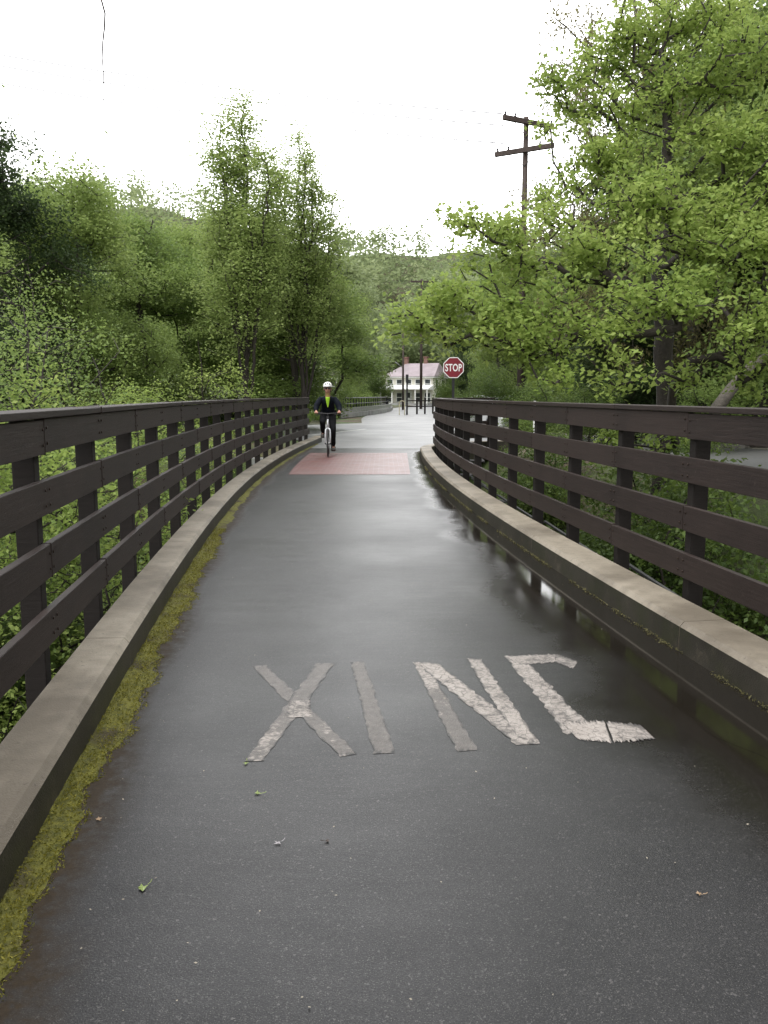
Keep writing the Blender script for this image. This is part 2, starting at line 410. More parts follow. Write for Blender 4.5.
# deck slab and edge girders
mb = MB(); ys = np.arange(-4.4, 24.4, .4); vs = []
for y in ys:
    lx = float(np.interp(y, PL.p[:, 1], PL.p[:, 0]))-.28; rx = float(np.interp(min(y, 21.4), PR.p[:, 1], PR.p[:, 0]))+.28
    vs += [(lx, y, -.02), (rx, y, -.02), (rx, y, -.34), (lx, y, -.34)]
fs = []
for i in range(len(ys)-1):
    for j in range(4): fs.append((i*4+j, i*4+(j+1) % 4, (i+1)*4+(j+1) % 4, (i+1)*4+j))
mb.add(vs, fs); o = mb.build('bridge_deck', M_CONC); o['kind'] = 'structure'
for off in (-1.1, 1.1):
    mb = MB(); c_ = np.polyval(cf, 10)
    for y0 in np.arange(-4.4, 22, 2.2):
        xa = np.polyval(cf, y0)+off; xb = np.polyval(cf, y0+2.2)+off
        for dz, w_, hh in ((-.36, .3, .03), (-.72, .05, .66), (-1.06, .3, .03)):
            mb.box(((xa+xb)/2, y0+1.1, dz), (w_, 2.23, hh), -math.atan2(xb-xa, 2.2))
    o = mb.build('bridge_girder', M_BOLT); tag(o, 'dark steel girder under the %s edge of the footbridge' % ('left' if off < 0 else 'right'), 'girder')
# abutment walls
mb = MB(); mb.box((-.9, 24.9, -2.2), (6.2, .8, 3.7)); o = mb.build('abutment', M_CONC); tag(o, 'concrete abutment wall holding the far end of the bridge', 'bridge abutment')

# ---------------- fences
class Shifted:
    def __init__(s, path, sh): s.q, s.sh, s.L, s.side = path, sh, path.L, path.side
    def at(s, u, off=0.0): return s.q.at(u, off+s.sh)
def fence(path, u_ref, name_label, braces):
    root = empty('bridge_fence', path.at(path.L*.5, .4)[:2]+(0,)); tag(root, name_label, 'fence')
    ox, oy = root.location.x, root.location.y
    sp = 1.22; k0 = -int((u_ref-.1)/sp); us = []; k = k0
    while u_ref+k*sp < path.L-.05: us.append(u_ref+k*sp); k += 1
    rr = random.Random(5)
    def shift(mb): mb.v = [(a-ox, b-oy, c) for a, b, c in mb.v]
    for u in us:
        x, y, a = path.at(u, .428); mb = MB()
        mb.box((x, y, .51), (.088, .105, 1.74), a, 0)
        shift(mb); mb.build('post', M_POST, root, bevel=.006)
        if braces and us.index(u) % 2 == 0:
            mb = MB(); xa, ya, _ = path.at(u+.09, .36); xb, yb, _ = path.at(u+.09, 1.15)
            mb.tube([(xb, yb, -.30), (*path.at(u+.09, .53)[:2], .10)], .018, 6)
            mb.tube([(xa, ya, -.30), (xb, yb, -.30)], .03, 6)
            shift(mb); mb.build('brace', M_BRACE, root)
    tops = (1.384, 1.09, .775, .46)
    for ri, zt in enumerate(tops):
        i = ri % 2
        st = [us[0]-.9] if i == 0 else []
        bounds = sorted(set([0, len(us)-1]+list(range(1+ri % 2, len(us)-1, 2))))
        for a, b in zip(bounds[:-1], bounds[1:]):
            ua = us[a]+(.0025 if a else -.25); ub = us[b]-.0025+(.12 if b == len(us)-1 else 0)
            ks = [ua]+us[a+1:b]+[ub]; hh = .165; jz = rr.uniform(-.004, .004); jo = rr.uniform(-.002, .002)
            mb = MB(); sweep(mb, path, ks, [(.333+jo, zt-hh+jz), (.333+jo, zt+jz), (.373, zt+jz), (.373, zt-hh+jz)][::1])
            for kk in range(a, b+1):
                for s_ in ((1,) if kk == a else (-1,) if kk == b else (-1, 1)):
                    for dz in (.045, hh-.045):
                        x, y, an = path.at(us[kk]+s_*.035, .331+jo); x2, y2, _ = path.at(us[kk]+s_*.035, .325+jo)
                        mb.tube([(x, y, zt-hh+dz+jz), (x2, y2, zt-hh+dz+jz)], .009, 6, m=1)
            shift(mb); mb.build('rail', [M_RAIL, M_BOLT], root, bevel=.004)
    bounds = sorted(set([0, len(us)-1]+list(range(2, len(us)-1, 3))))
    for a, b in zip(bounds[:-1], bounds[1:]):
        ua = us[a]+(.002 if a else -.3); ub = us[b]-.002+(.13 if b == len(us)-1 else 0)
        mb = MB(); sweep(mb, path, [ua]+us[a+1:b]+[ub], [(.318, 1.39), (.318, 1.425), (.53, 1.425), (.53, 1.39)])
        shift(mb); mb.build('cap_board', M_RAIL, root, bevel=.004)
    return root
fence(PR, PR.u_of_y(5.42), 'brown timber board fence on the right of the bridge, curving away by the stop sign', True)
fence(Shifted(PL, -.045), PL.u_of_y(4.05), 'brown timber board fence on the left of the bridge, ending beside the cyclist', False)

# ---------------- moss
rng = np.random.default_rng(3)
V = []; us = np.arange(.1, PL.L-1.5, .035); nq = 9
def moss_w(u):
    y = float(np.interp(u, PL.s, PL.p[:, 1])); w = float(np.interp(y, [-4, 1.5, 2.5, 3.5, 5, 7, 10, 14, 20, 26], [.045, .075, .115, .13, .14, .14, .11, .08, .07, .06]))
    return w*(1+.16*math.sin(u*3.1)+.12*math.sin(u*7.7+1)+.10*math.sin(u*17)+.07*math.sin(u*41+2))
for u in us:
    w_ = moss_w(u)
    for q in range(nq):
        f = q/(nq-1); off = -w_*f+.006; hgt = .005+.022*(1-f)**1.2*(.55+.45*math.sin(u*11+q)*math.sin(u*5.3+q*2.1))+rng.uniform(0, .006)*(1-f)
        x, y, _ = PL.at(u, off+rng.normal(0, .004)*(q > 0)); V.append((x, y, hgt if q < nq-1 else .0035))
idx = np.arange(len(V)).reshape(-1, nq)
Fq = np.stack([idx[:-1, :-1], idx[1:, :-1], idx[1:, 1:], idx[:-1, 1:]], -1).reshape(-1, 4)[:, ::-1]
tag(np_mesh('moss_strip', np.array(V), Fq, M_MOSS, smooth=True), 'yellow green moss growing along the foot of the left kerb', 'moss', kind='stuff')

def leaves_mesh(P, size, rnd, rng, up=.6, aspect=.62, droop=.25, fold=.25, nrm=None):
    """rhombic folded leaves at points P, 4 verts / 2 tris each"""
    n = len(P); sz = size*rng.uniform(.6, 1.25, n) if np.isscalar(size) else size
    nr = rng.normal(0, 1, (n, 3)); nr[:, 2] = np.abs(nr[:, 2])+up*.9
    if nrm is not None: nr += nrm
    nr /= np.linalg.norm(nr, axis=1)[:, None]
    d = rng.normal(0, 1, (n, 3)); d -= nr*(d*nr).sum(1)[:, None]; d /= np.linalg.norm(d, axis=1)[:, None]
    s = np.cross(nr, d)
    a = P-d*sz[:, None]*.5; b = P+d*sz[:, None]*.5-nr*sz[:, None]*droop
    l = P+s*sz[:, None]*aspect*.5-nr*(sz*fold*.3)[:, None]; r = P-s*sz[:, None]*aspect*.5-nr*(sz*fold*.3)[:, None]
    V = np.stack([a, l, b, r], 1).reshape(-1, 3); i = np.arange(n)*4
    Fc = np.stack([np.stack([i, i+2, i+1], -1), np.stack([i, i+3, i+2], -1)], 1).reshape(-1, 3)
    return V, Fc, np.repeat(rnd, 2)
# moss tufts
n = 26000; uu = rng.uniform(.1, 14, n); ff = rng.uniform(0, 1.12, n); P = []
for u, f in zip(uu, ff):
    x, y, _ = PL.at(u, -moss_w(u)*1.06*f+.004); P.append((x, y, .006+.022*(1-f)*rng.uniform(.4, 1)))
V, Fc, rn = leaves_mesh(np.array(P), .014, rng.uniform(0, 1, n), rng, .1, .35)
tag(np_mesh('moss_tufts', V, Fc, L_MOSS, attrs={'rnd': ('FACE', rn)}), 'tiny moss fronds roughening the green strip by the left kerb', 'moss', kind='stuff')
# line of weeds and seed debris against the right kerb
n = 2600; uu = rng.uniform(.5, 22, n); P = []
for u in uu:
    if math.sin(u*2.1)+math.sin(u*5.3+1) < -.7: u += .5
    x, y, _ = PR.at(u, -abs(rng.normal(0, .014))-.002); P.append((x, y, rng.uniform(.008, .022)))
V, Fc, rn = leaves_mesh(np.array(P), .016, rng.uniform(0, 1, n), rng, .2, .45)
tag(np_mesh('kerb_debris', V, Fc, L_OLIVE, attrs={'rnd': ('FACE', rn)}), 'thin line of seeds and weeds along the foot of the right kerb', 'debris', kind='stuff')
# pale flecks on the asphalt
M_FLECK = simple('pale_fleck', (.26, .23, .18), .8)
n = 230; P = []
for _ in range(n):
    y = rng.uniform(1.2, 9); lx = float(np.interp(y, PL.p[:, 1], PL.p[:, 0])); rx = float(np.interp(y, PR.p[:, 1], PR.p[:, 0]))
    f = rng.beta(.7, 2.2) if rng.random() < .65 else rng.uniform(0, 1); P.append((lx+.2+(rx-lx-.25)*f, y, .009))
V, Fc, rn = leaves_mesh(np.array(P), rng.uniform(.004, .011, n), rng.uniform(0, 1, n), rng, 3, .6, .02, .02)
tag(np_mesh('litter_flecks', V, Fc, M_FLECK, attrs={'rnd': ('FACE', rn)}), 'pale seed flecks scattered over the wet asphalt', 'litter', kind='stuff')

def lobed_leaf(loc, size, rot, mat, label, curl=.25):
    pts = [(0, -.55), (.16, -.2), (.5, -.25), (.33, .05), (.48, .35), (.2, .28), (0, .62), (-.2, .28), (-.48, .35), (-.33, .05), (-.5, -.25), (-.16, -.2)]
    mb = MB(); vs = [(0, 0, .004)]+[(x*size*(.8+.35*math.sin(rot*7+x*9+y*5)), y*size*(.85+.25*math.sin(rot*5+y*8)), .001+curl*size*(x*x+.4*y*y)*(1.3 if x > 0 else .7)) for x, y in pts]
    mb.add(vs, [(0, i+1, (i+1) % 12+1) for i in range(12)])
    mb.tube([(0, -.5*size, .004), (.08*size, -.85*size, .006), (.2*size, -1.05*size, .01)], .0012, 4)
    o = mb.build('fallen_leaf', mat); o.location = loc; o.rotation_euler = (0, 0, rot)
    tag(o, label, 'leaf')
M_LG = simple('fallen_green_leaf', (.17, .22, .06), .4); M_LT = simple('fallen_tan_leaf', (.28, .19, .11), .6); M_LB = simple('fallen_brown_leaf', (.05, .035, .03), .5); M_LP = simple('fallen_pale_leaf', (.30, .28, .29), .4)
for px, py, s_, r_, m_, lb in ((258, 795, .05, 1.2, M_LG, 'small green leaf fallen just below the letter X'), (143, 890, .055, 2.4, M_LG, 'green torn leaf on the asphalt nearest the photographer'),
        (99, 821, .045, .4, M_LT, 'tan curled leaf at the edge of the moss strip'), (278, 845, .04, 2, M_LP, 'pale grey petal lying below the X on the asphalt'),
        (327, 843, .035, 5, M_LB, 'small dark brown leaf lying below the letter I'), (699, 896, .035, 1, M_LT, 'tan leaf scrap on the right of the asphalt'),
        (246, 765, .04, 3, M_LG, 'pale green leaf touching the lower left tip of the X')):
    x, y = G(px, py); lobed_leaf((x, y, .007), s_*.62, r_, m_, lb)

# ---------------- XING lettering
def stroke_quad(a0, a1, b0, b1, w0, w1, na=14, nb=3):
    return (a0, a1, b0, b1, w0, w1, na, nb)
letters = {
 'X': [((252,667),(266,666),(340,758),(358,755),.90,.42),((317,664),(335,664),(244,763),(263,762),.80,.30),((291,702),(309,701),(286,719),(311,718),.35,.2)],
 'I': [((351,663),(364,662),(374,755),(395,754),.62,.72)],
 'N': [((413,663),(426,663),(457,753),(477,751),.10,.75),((415,663),(438,664),(517,746),(540,745),.12,.25),((466,659),(481,660),(516,738),(540,745),.25,.15)],
 'G': [((505,657),(522,657),(567,736),(590,727),.15,.2),((505,657),(519,666),(556,655),(556,663),.2,.3),((556,655),(556,663),(578,663),(573,670),.3,.4),
       ((562,724),(578,741),(604,722),(612,744),-.35,-.25),((606,723),(614,744),(640,726),(655,740),-.0,.35)],
}
road = empty('road_marking', (0, 3.6, 0)); tag(road, 'worn white XING lettering painted across the wet bridge asphalt', 'road marking')
rj = random.Random(2)
for ch, strokes in letters.items():
    V = []; Fc = []; W = []; E = []
    for si, (a0, a1, b0, b1, w0, w1) in enumerate(strokes):
        na, nb = 34, 7; b = len(V)
        A0, A1, B0, B1 = [np.array(G(*p)) for p in (a0, a1, b0, b1)]
        for i in range(na+1):
            f = i/na; L_ = A0+(B0-A0)*f; R_ = A1+(B1-A1)*f; j0 = rj.uniform(-.09, .07); j1 = rj.uniform(-.07, .09)
            for j in range(nb+1):
                g = j/nb; g2 = g+(j0 if j == 0 else j1 if j == nb else 0); p = L_+(R_-L_)*g2
                V.append((p[0], p[1]-3.6, .0055+.0004*si)); W.append(w0+(w1-w0)*f); E.append(0.0 if (j in (0, nb) or i in (0, na)) and rj.random() < .6 else 1.0)
        for i in range(na):
            for j in range(nb):
                q = b+i*(nb+1)+j; fc = (q, q+1, q+nb+2, q+nb+1)
                e1 = np.array(V[fc[1]])-np.array(V[fc[0]]); e2 = np.array(V[fc[3]])-np.array(V[fc[0]])
                Fc.append(fc if e1[0]*e2[1]-e1[1]*e2[0] > 0 else fc[::-1])
    o = np_mesh('letter', np.array(V), np.array(Fc), M_PAINT, parent=road, attrs={'wear': ('POINT', np.array(W)), 'edge': ('POINT', np.array(E))})
    o['label'] = 'worn white painted letter %s' % ch

# ---------------- brick crossing, roads
mb = MB(); ysb = np.linspace(15.7, 21.6, 16); vs = []
for i, y in enumerate(ysb):
    lx = float(np.interp(y, PL.p[:, 1], PL.p[:, 0]))+float(np.interp(y, [15.7, 21.6], [.44, .30])); rx = G(412, 463)[0]*(1)+.02*0; rx = float(np.interp(y, [15.7, 21.6], [.50, .60]))
    vs += [(lx, y, .008), (rx, y, .008)]
mb.add(vs, [(2*i, 2*i+1, 2*i+3, 2*i+2) for i in range(15)]); mb.build('brick_crossing', M_BRICK)['kind'] = 'structure'
def ribbon(mb, pts, w, z, zf=None):
    pts = np.array(pts, float); s = np.concatenate([[0], np.cumsum(np.hypot(*np.diff(pts, axis=0).T))]); u = np.arange(0, s[-1], .8)
    # smooth by moving average of the interpolated polyline
    x = np.interp(u, s, pts[:, 0]); y = np.interp(u, s, pts[:, 1])
    for _ in range(12): x[1:-1] = (x[:-2]+2*x[1:-1]+x[2:])/4; y[1:-1] = (y[:-2]+2*y[1:-1]+y[2:])/4
    dx = np.gradient(x); dy = np.gradient(y); n = np.hypot(dx, dy); vs = []
    ww = w if np.ndim(w) else np.full(len(x), w)
    for i in range(len(x)):
        vs += [(x[i]-dy[i]/n[i]*ww[i], y[i]+dx[i]/n[i]*ww[i], z), (x[i]+dy[i]/n[i]*ww[i], y[i]-dx[i]/n[i]*ww[i], z)]
    mb.add(vs, [(2*i+1, 2*i+3, 2*i+2, 2*i) for i in range(len(x)-1)]); return x, y, dx/n, dy/n
mb = MB(); sx, sy, sdx, sdy = ribbon(mb, STREET, SW, -.008); mb.build('street', M_STREET)['kind'] = 'structure'
mb = MB(); ribbon(mb, [(2.5, 38), (-4, 38.5), (-14, 36), (-40, 30)], 2.6, -.004); mb.build('side_road', M_STREET)['kind'] = 'structure'
mb = MB(); lx, ly = PL.p[-1]; rx, ry = PR.p[-1]
poly = [(PL.p[-12][0], 23.4), (rx-3.0, 23.4)]+[tuple(p) for p in PR.p[-28:]]+[(5.2, 27), (4.6, 33), (3.5, 40), (-.5, 46), (-5, 40.5), (-6.5, 36.5), (-4.2, 30.5), (lx-.35, ly)]
mb.add([(x, y, 0.0) for x, y in poly], [tuple(range(len(poly)))]); mb.build('junction', M_STREET)['kind'] = 'structure'
# pale gravel shoulder along the far edge of the street
M_GRAV = simple('pale_gravel', (.27, .25, .21), .9, 0, .4, 30, .02)
mb = MB(); m_ = sy < 62; k = int(m_.sum()); vs = []
for i in range(k):
    vs += [(sx[i]+sdy[i]*(SW-.1), sy[i]-sdx[i]*(SW-.1), -.003), (sx[i]+sdy[i]*(SW+.75), sy[i]-sdx[i]*(SW+.75), -.003)]
mb.add(vs, [(2*i+1, 2*i+3, 2*i+2, 2*i) for i in range(k-1)]); mb.build('road_shoulder', M_GRAV)['kind'] = 'structure'
# edge line across the junction
M_WHITE = simple('white_paint', (.6, .6, .58), .5)
mb = MB(); x0, y0 = G(344, 429.5); x1, y1 = G(352, 427.6)
mb.add([(-2.9, 31.2, .004), (-.9, 37.0, .004), (-.75, 36.9, .004), (-2.75, 31.1, .004)], [(0, 3, 2, 1)]); mb.build('edge_line', M_WHITE)['kind'] = 'structure'

# ------------------------------------------------------------------ trees
def grow(rng, trunk, attr, seg=.4, up_pen=.9, tip_r=.006, trunk_r=.2, jit=.12, stems=()):
    """trunk: (n,3) polyline. attr: attraction points. returns nodes, parent, radius"""
    nodes = [trunk[0]]; par = [-1]
    for a, b in zip(trunk[:-1], trunk[1:]):
        L = np.linalg.norm(b-a); k = max(1, int(L/seg))
        for i in range(1, k+1):
            nodes.append(a+(b-a)*i/k+rng.normal(0, .02, 3)); par.append(len(nodes)-2)
    for st in stems:
        q = np.array(nodes[:len(nodes)]); j = int(np.argmin(np.linalg.norm(q-(st[0]-np.array([0, 0, .3])), axis=1))); nodes.append(np.array(st[0])); par.append(j)
        for a, b in zip(st[:-1], st[1:]):
            L = np.linalg.norm(b-a); k = max(1, int(L/seg))
            for i in range(1, k+1): nodes.append(a+(b-a)*i/k+rng.normal(0, .02, 3)); par.append(len(nodes)-2)
    ntr = len(nodes); Nmax = ntr+len(attr)*22; P = np.zeros((Nmax, 3)); P[:ntr] = nodes; n = ntr; par = par+[0]*(Nmax-ntr)
    low = max(1, int(ntr*.22))
    tr = P[:ntr]; dd = np.array([np.min(np.linalg.norm(tr-a, axis=1)) for a in attr]); order = np.argsort(dd)
    tips = []
    for ai in order:
        a = attr[ai]; q = P[:n]; dv = a-q; d = np.linalg.norm(dv, axis=1)
        cost = d+up_pen*np.clip(q[:, 2]-a[2]+.35*d, 0, None); cost[:low] += 50
        j = int(np.argmin(cost)); L = d[j]; k = min(20, max(1, int(L/seg))); p0 = P[j].copy(); cur = j
        perp = rng.normal(0, 1, 3)*L*jit; perp[2] -= abs(L)*.10
        for i in range(1, k+1):
            f = i/k; p = p0+(a-p0)*f+perp*math.sin(math.pi*f)*.7+rng.normal(0, seg*.09, 3)*(i < k)
            P[n] = p; par[n] = cur; cur = n; n += 1
            if n >= Nmax-21: break
        tips.append(cur)
        if n >= Nmax-21: break
    P = P[:n]; par = np.array(par[:n]); cnt = np.zeros(n); 
    for tpi in tips: cnt[tpi] += 1
    for i in range(n-1, 0, -1): cnt[par[i]] += max(cnt[i], .5)*1.0
    rad = tip_r+(trunk_r-tip_r)*(cnt/cnt[0])**.5
    rad[:ntr] = np.maximum(rad[:ntr], trunk_r*np.linspace(1, .22, ntr)) if not len(stems) else np.maximum(rad[:ntr], tip_r*1.8); 
    fl = min(3, ntr-1); rad[0] *= 1.5; rad[1] *= 1.12
    return P, par, rad, ntr
def skeleton_mesh(P, par, rad, minr=0.0):
    n = len(P); kids = [[] for _ in range(n)]
    for i in range(1, n): kids[par[i]].append(i)
    VV = []; FF = []; base = 0; st = [(0, None)]
    while st:
        s, p = st.pop(); ch = [p, s] if p is not None else [s]
        r = [rad[s]*1.0, rad[s]] if p is not None else [rad[s]]; cur = s
        while kids[cur]:
            ks = sorted(kids[cur], key=lambda i: -rad[i])
            for o in ks[1:]: st.append((o, cur))
            cur = ks[0]; ch.append(cur); r.append(rad[cur])
        if len(ch) < 2 or max(r) < minr: continue
        r[-1] *= .6
        pts = P[ch]; r = np.array(r); ns = 9 if r.max() > .09 else 5 if r.max() > .025 else 3
        t = np.gradient(pts, axis=0); t /= np.linalg.norm(t, axis=1)[:, None]+1e-9
        a = np.array([.37, .61, .2]); u = np.cross(t, a); u /= np.linalg.norm(u, axis=1)[:, None]+1e-9; w = np.cross(t, u)
        an = np.arange(ns)*2*math.pi/ns
        ring = pts[:, None, :]+r[:, None, None]*(u[:, None, :]*np.cos(an)[None, :, None]+w[:, None, :]*np.sin(an)[None, :, None])
        VV.append(ring.reshape(-1, 3)); k = len(pts)
        i0 = base+(np.arange(k-1)[:, None]*ns+np.arange(ns)[None, :]); i1 = base+(np.arange(k-1)[:, None]*ns+(np.arange(ns)[None, :]+1) % ns)
        FF.append(np.stack([i0, i1, i1+ns, i0+ns], -1).reshape(-1, 4)); base += k*ns
    return np.concatenate(VV), np.concatenate(FF)
def sample_lobes(rng, lobes, n, shell=.45):
    w = np.array([l[3]*l[4]*l[3] if len(l) > 4 else l[3]**2.4 for l in lobes]); w /= w.sum()
    ii = rng.choice(len(lobes), n, p=w); d = rng.normal(0, 1, (n, 3)); d /= np.linalg.norm(d, axis=1)[:, None]
    rr = rng.uniform(0, 1, n)**shell; L = np.array([(l[0], l[1], l[2]) for l in lobes]); r = np.array([l[3] for l in lobes])
    rz = np.array([l[4] if len(l) > 4 else l[3]*.75 for l in lobes])
    return L[ii]+d*np.stack([rr*r[ii], rr*r[ii], rr*rz[ii]], -1)
def make_tree(name, seed, trunk, lobes, n_attr, per, leaf, sigma, lmat, bmat, trunk_r, seg=.4, up=.6, up_pen=.9, tip_r=.006, jit=.12, shell=.45, minr=0.0):
    rng = np.random.default_rng(seed); root = empty(name)
    A = sample_lobes(rng, lobes, n_attr, shell)
    P, par, rad, ntr = grow(rng, np.array(trunk, float), A, seg, trunk_r=trunk_r, tip_r=tip_r, jit=jit, up_pen=up_pen)
    V, Fq = skeleton_mesh(P, par, rad, minr); np_mesh('trunk', V, Fq, bmat, root, smooth=True)
    # leaves: around tips and along thin branches
    thin = np.where(rad < max(tip_r*4.5, trunk_r*.13))[0]; thin = thin[thin >= ntr]
    K = per*n_attr; src = np.concatenate([A[rng.integers(0, len(A), int(K*.72))], P[rng.choice(thin, int(K*.28))]]) if len(thin) else A[rng.integers(0, len(A), K)]
    off = np.clip(rng.normal(0, 1, src.shape), -1.9, 1.9)*sigma; off[:, 2] *= .8
    pos = src+off
    crnd = .5+.28*np.sin(src[:, 0]*1.7/max(sigma*6, .5)+seed)*np.cos(src[:, 1]*1.9/max(sigma*6, .5))+.22*np.sin(src[:, 2]*2.3/max(sigma*6, .5))
    rnd = np.clip(crnd*.6+rng.uniform(0, .4, len(pos))+.0, 0, 1)
    V, Fc, rn = leaves_mesh(pos, leaf, rnd, rng, up); np_mesh('crown', V, Fc, lmat, root, attrs={'rnd': ('FACE', rn)})
    return root
def auto_lobes(rng, Ht, W, c0=.3, n=16, lr=.28, taper=.7):
    out = []
    for i in range(n):
        f = rng.uniform(0, 1); z = Ht*(c0+(1-c0)*f*.94); prof = math.sin(math.pi*min(1, (f*.85+.12)))**taper
        r = W/2*prof*rng.uniform(.2, .85); a = rng.uniform(0, 2*math.pi); lw = W*lr*rng.uniform(.6, 1.1)*(.6+.5*prof)
        out.append((r*math.cos(a), r*math.sin(a), z-lw*.3, lw, lw*.62))
    return out

rng0 = np.random.default_rng(11)
# prototypes (local, base at origin, unit height ~10 m)
def proto(name, seed, Ht, W, lm, bm, n_attr, per, leaf, sigma, c0=.3, n=16, lr=.28, tr=.18, up=.6, fork=0.0, **kw):
    r = np.random.default_rng(seed); tk = [(0, 0, -.5), (r.normal(0, .1), r.normal(0, .1), Ht*.3), (r.normal(0, .25), r.normal(0, .25), Ht*.6), (r.normal(0, .3), r.normal(0, .3), Ht*.93)]
    return make_tree(name, seed, tk, auto_lobes(r, Ht, W, c0, n, lr), n_attr, per, leaf, sigma, lm, bm, tr, up=up, **kw)
placed = {}
def put(pro, px, d, top, label, group=None, wscale=1.0, Ht=10.0, rz=None, cat='tree', dx=0.0):
    """stand tree so that its top shows at photo height 'top' from distance d"""
    x = LX(px, d)+dx; z = tz(x, d); hh = H(top, d)-z; s = hh/Ht
    if pro in placed: o = copy_tree(pro)
    else: o = pro; placed[pro] = 1
    o.location = (x, d, z); o.scale = (s*wscale, s*wscale, s); o.rotation_euler = (0, 0, rng0.uniform(0, 6.28) if rz is None else rz)
    tag(o, label, cat, group); return o

# full-crowned trees
T_ROUND = proto('broadleaf_tree', 21, 10, 7.5, L_SOFT, M_BARK, 560, 90, .125, .30, c0=.12, n=26, lr=.24, tr=.17)
T_MID = proto('broadleaf_tree', 22, 10, 6.5, L_MID, M_BARK, 560, 90, .125, .28, c0=.10, n=26, lr=.22, tr=.16)
T_DARK = proto('dark_tree', 23, 10, 6.0, L_DARK, M_BARK, 560, 85, .12, .26, c0=.08, n=26, lr=.22, tr=.18)
def airy(seed, Ht, W):
    """several thin upright stems forking low, feathery twigs all the way up"""
    r = np.random.default_rng(seed); root = empty('airy_tree'); stems = []; A = []
    for k in range(9):
        a = 2*math.pi*k/9+r.uniform(-.4, .4); top = Ht*r.uniform(.6, .93) if k else Ht; out = W/2*r.uniform(.25, .95)*(1.25-top/Ht*.75) if k else .1
        z0 = Ht*r.uniform(.06, .3); pts = []
        for f in np.linspace(0, 1, 9): pts.append((out*math.cos(a)*f**.75+r.normal(0, .04), out*math.sin(a)*f**.75+r.normal(0, .04), z0+(top-z0)*f))
        stems.append(np.array(pts))
        for _ in range(int(125*top/Ht)):
            f = r.uniform(.18, 1)**.85; i_ = f*8; b = pts[min(7, int(i_))]; c_ = pts[min(8, int(i_)+1)]; g = i_-int(i_)
            p = np.array(b)*(1-g)+np.array(c_)*g; rr = .15+.85*(1-f)**.6*r.uniform(.3, 1); an = r.uniform(0, 6.28)
            A.append(p+np.array([rr*math.cos(an), rr*math.sin(an), rr*r.uniform(.1, .9)]))
    A = np.array(A); trunk = np.array([(0, 0, -.5), (0, 0, Ht*.1), (.03, 0, Ht*.3), (0, .03, Ht*.6), (0, 0, Ht*.9)], float)
    P, par, rad, ntr = grow(r, trunk, A, .3, 1.6, .006, .10, .06, stems=stems)
    V, Fq = skeleton_mesh(P, par, rad); np_mesh('trunk', V, Fq, M_BARK, root, smooth=True)
    K = 40000; src = A[r.integers(0, len(A), K)]; pos = src+r.normal(0, 1, (K, 3))*np.array([.17, .17, .15])
    V, Fc, rn = leaves_mesh(pos, .08, np.clip(r.uniform(.3, 1.0, K), 0, 1), r, .5); np_mesh('crown', V, Fc, L_SOFT, root, attrs={'rnd': ('FACE', rn)})
    return root
T_AIRY = airy(24, 10, 5.6)
T_OLIVE = proto('budding_tree', 25, 10, 7.0, L_OLIVE, M_BARKG, 620, 62, .09, .20, c0=.2, n=26, lr=.24, tr=.16)
T_SAP = proto('sapling', 26, 6, 4.0, L_BRIGHT, M_BARK, 320, 30, .060, .13, c0=.2, n=24, lr=.2, tr=.045, seg=.3, tip_r=.004)
T_SAP2 = proto('sapling', 27, 6, 4.6, L_MID, M_BARK, 340, 26, .052, .15, c0=.15, n=26, lr=.2, tr=.04, seg=.3, tip_r=.004)
T_FAR = proto('woodland_tree', 28, 10, 7.0, L_FAR, M_BARKG, 260, 55, .28, .42, c0=.08, n=20, lr=.25, tr=.15, seg=.7)

put(T_DARK, -2, 26, 104, 'dark green tree at the far left edge, tallest behind the left fence', wscale=1.0)
put(T_ROUND, 78, 30, 158, 'broad pale green tree with a rounded crown left of the tall airy trees', wscale=1.15)
put(T_MID, 30, 36, 170, 'mid green tree standing between the dark edge tree and the rounded pale tree', wscale=1.2)
put(T_MID, 150, 38, 206, 'mid green tree right of the rounded pale tree, level with its lower crown', wscale=1.1)
put(T_ROUND, 196, 46, 214, 'soft green tree directly behind the tall airy tree', wscale=1.1)
put(T_AIRY, 247, 30, 96, 'tallest airy tree with see-through top and forked dark stems on the left bank', wscale=1.25, rz=.6)
put(T_AIRY, 303, 33, 132, 'second airy tree with a thin top, just right of the tallest one', wscale=1.15, rz=2.2)
put(T_MID, 300, 37, 250, 'low dense green tree behind the cyclist under the second airy tree', wscale=1.5)
put(T_ROUND, 232, 41, 262, 'wide low green tree under the tallest airy tree', wscale=1.6)
put(T_ROUND, 330, 62, 262, 'soft green tree beyond the guardrail above the road bend', wscale=.8)
put(T_FAR, 352, 85, 276, 'pale far tree left of the distant utility pole', wscale=.75)
put(T_SOFT if False else T_FAR, 336, 100, 246, 'pale far tree rising behind the airy pair', wscale=1.2)
put(T_FAR, 446, 152, 262, 'pale far tree directly behind the white house', wscale=1.1)
put(T_FAR, 405, 165, 300, 'far tree left behind the white house roof', wscale=1.3)
put(T_DARK, 466, 135, 325, 'dark bushy tree at the right end of the white house', wscale=1.2)
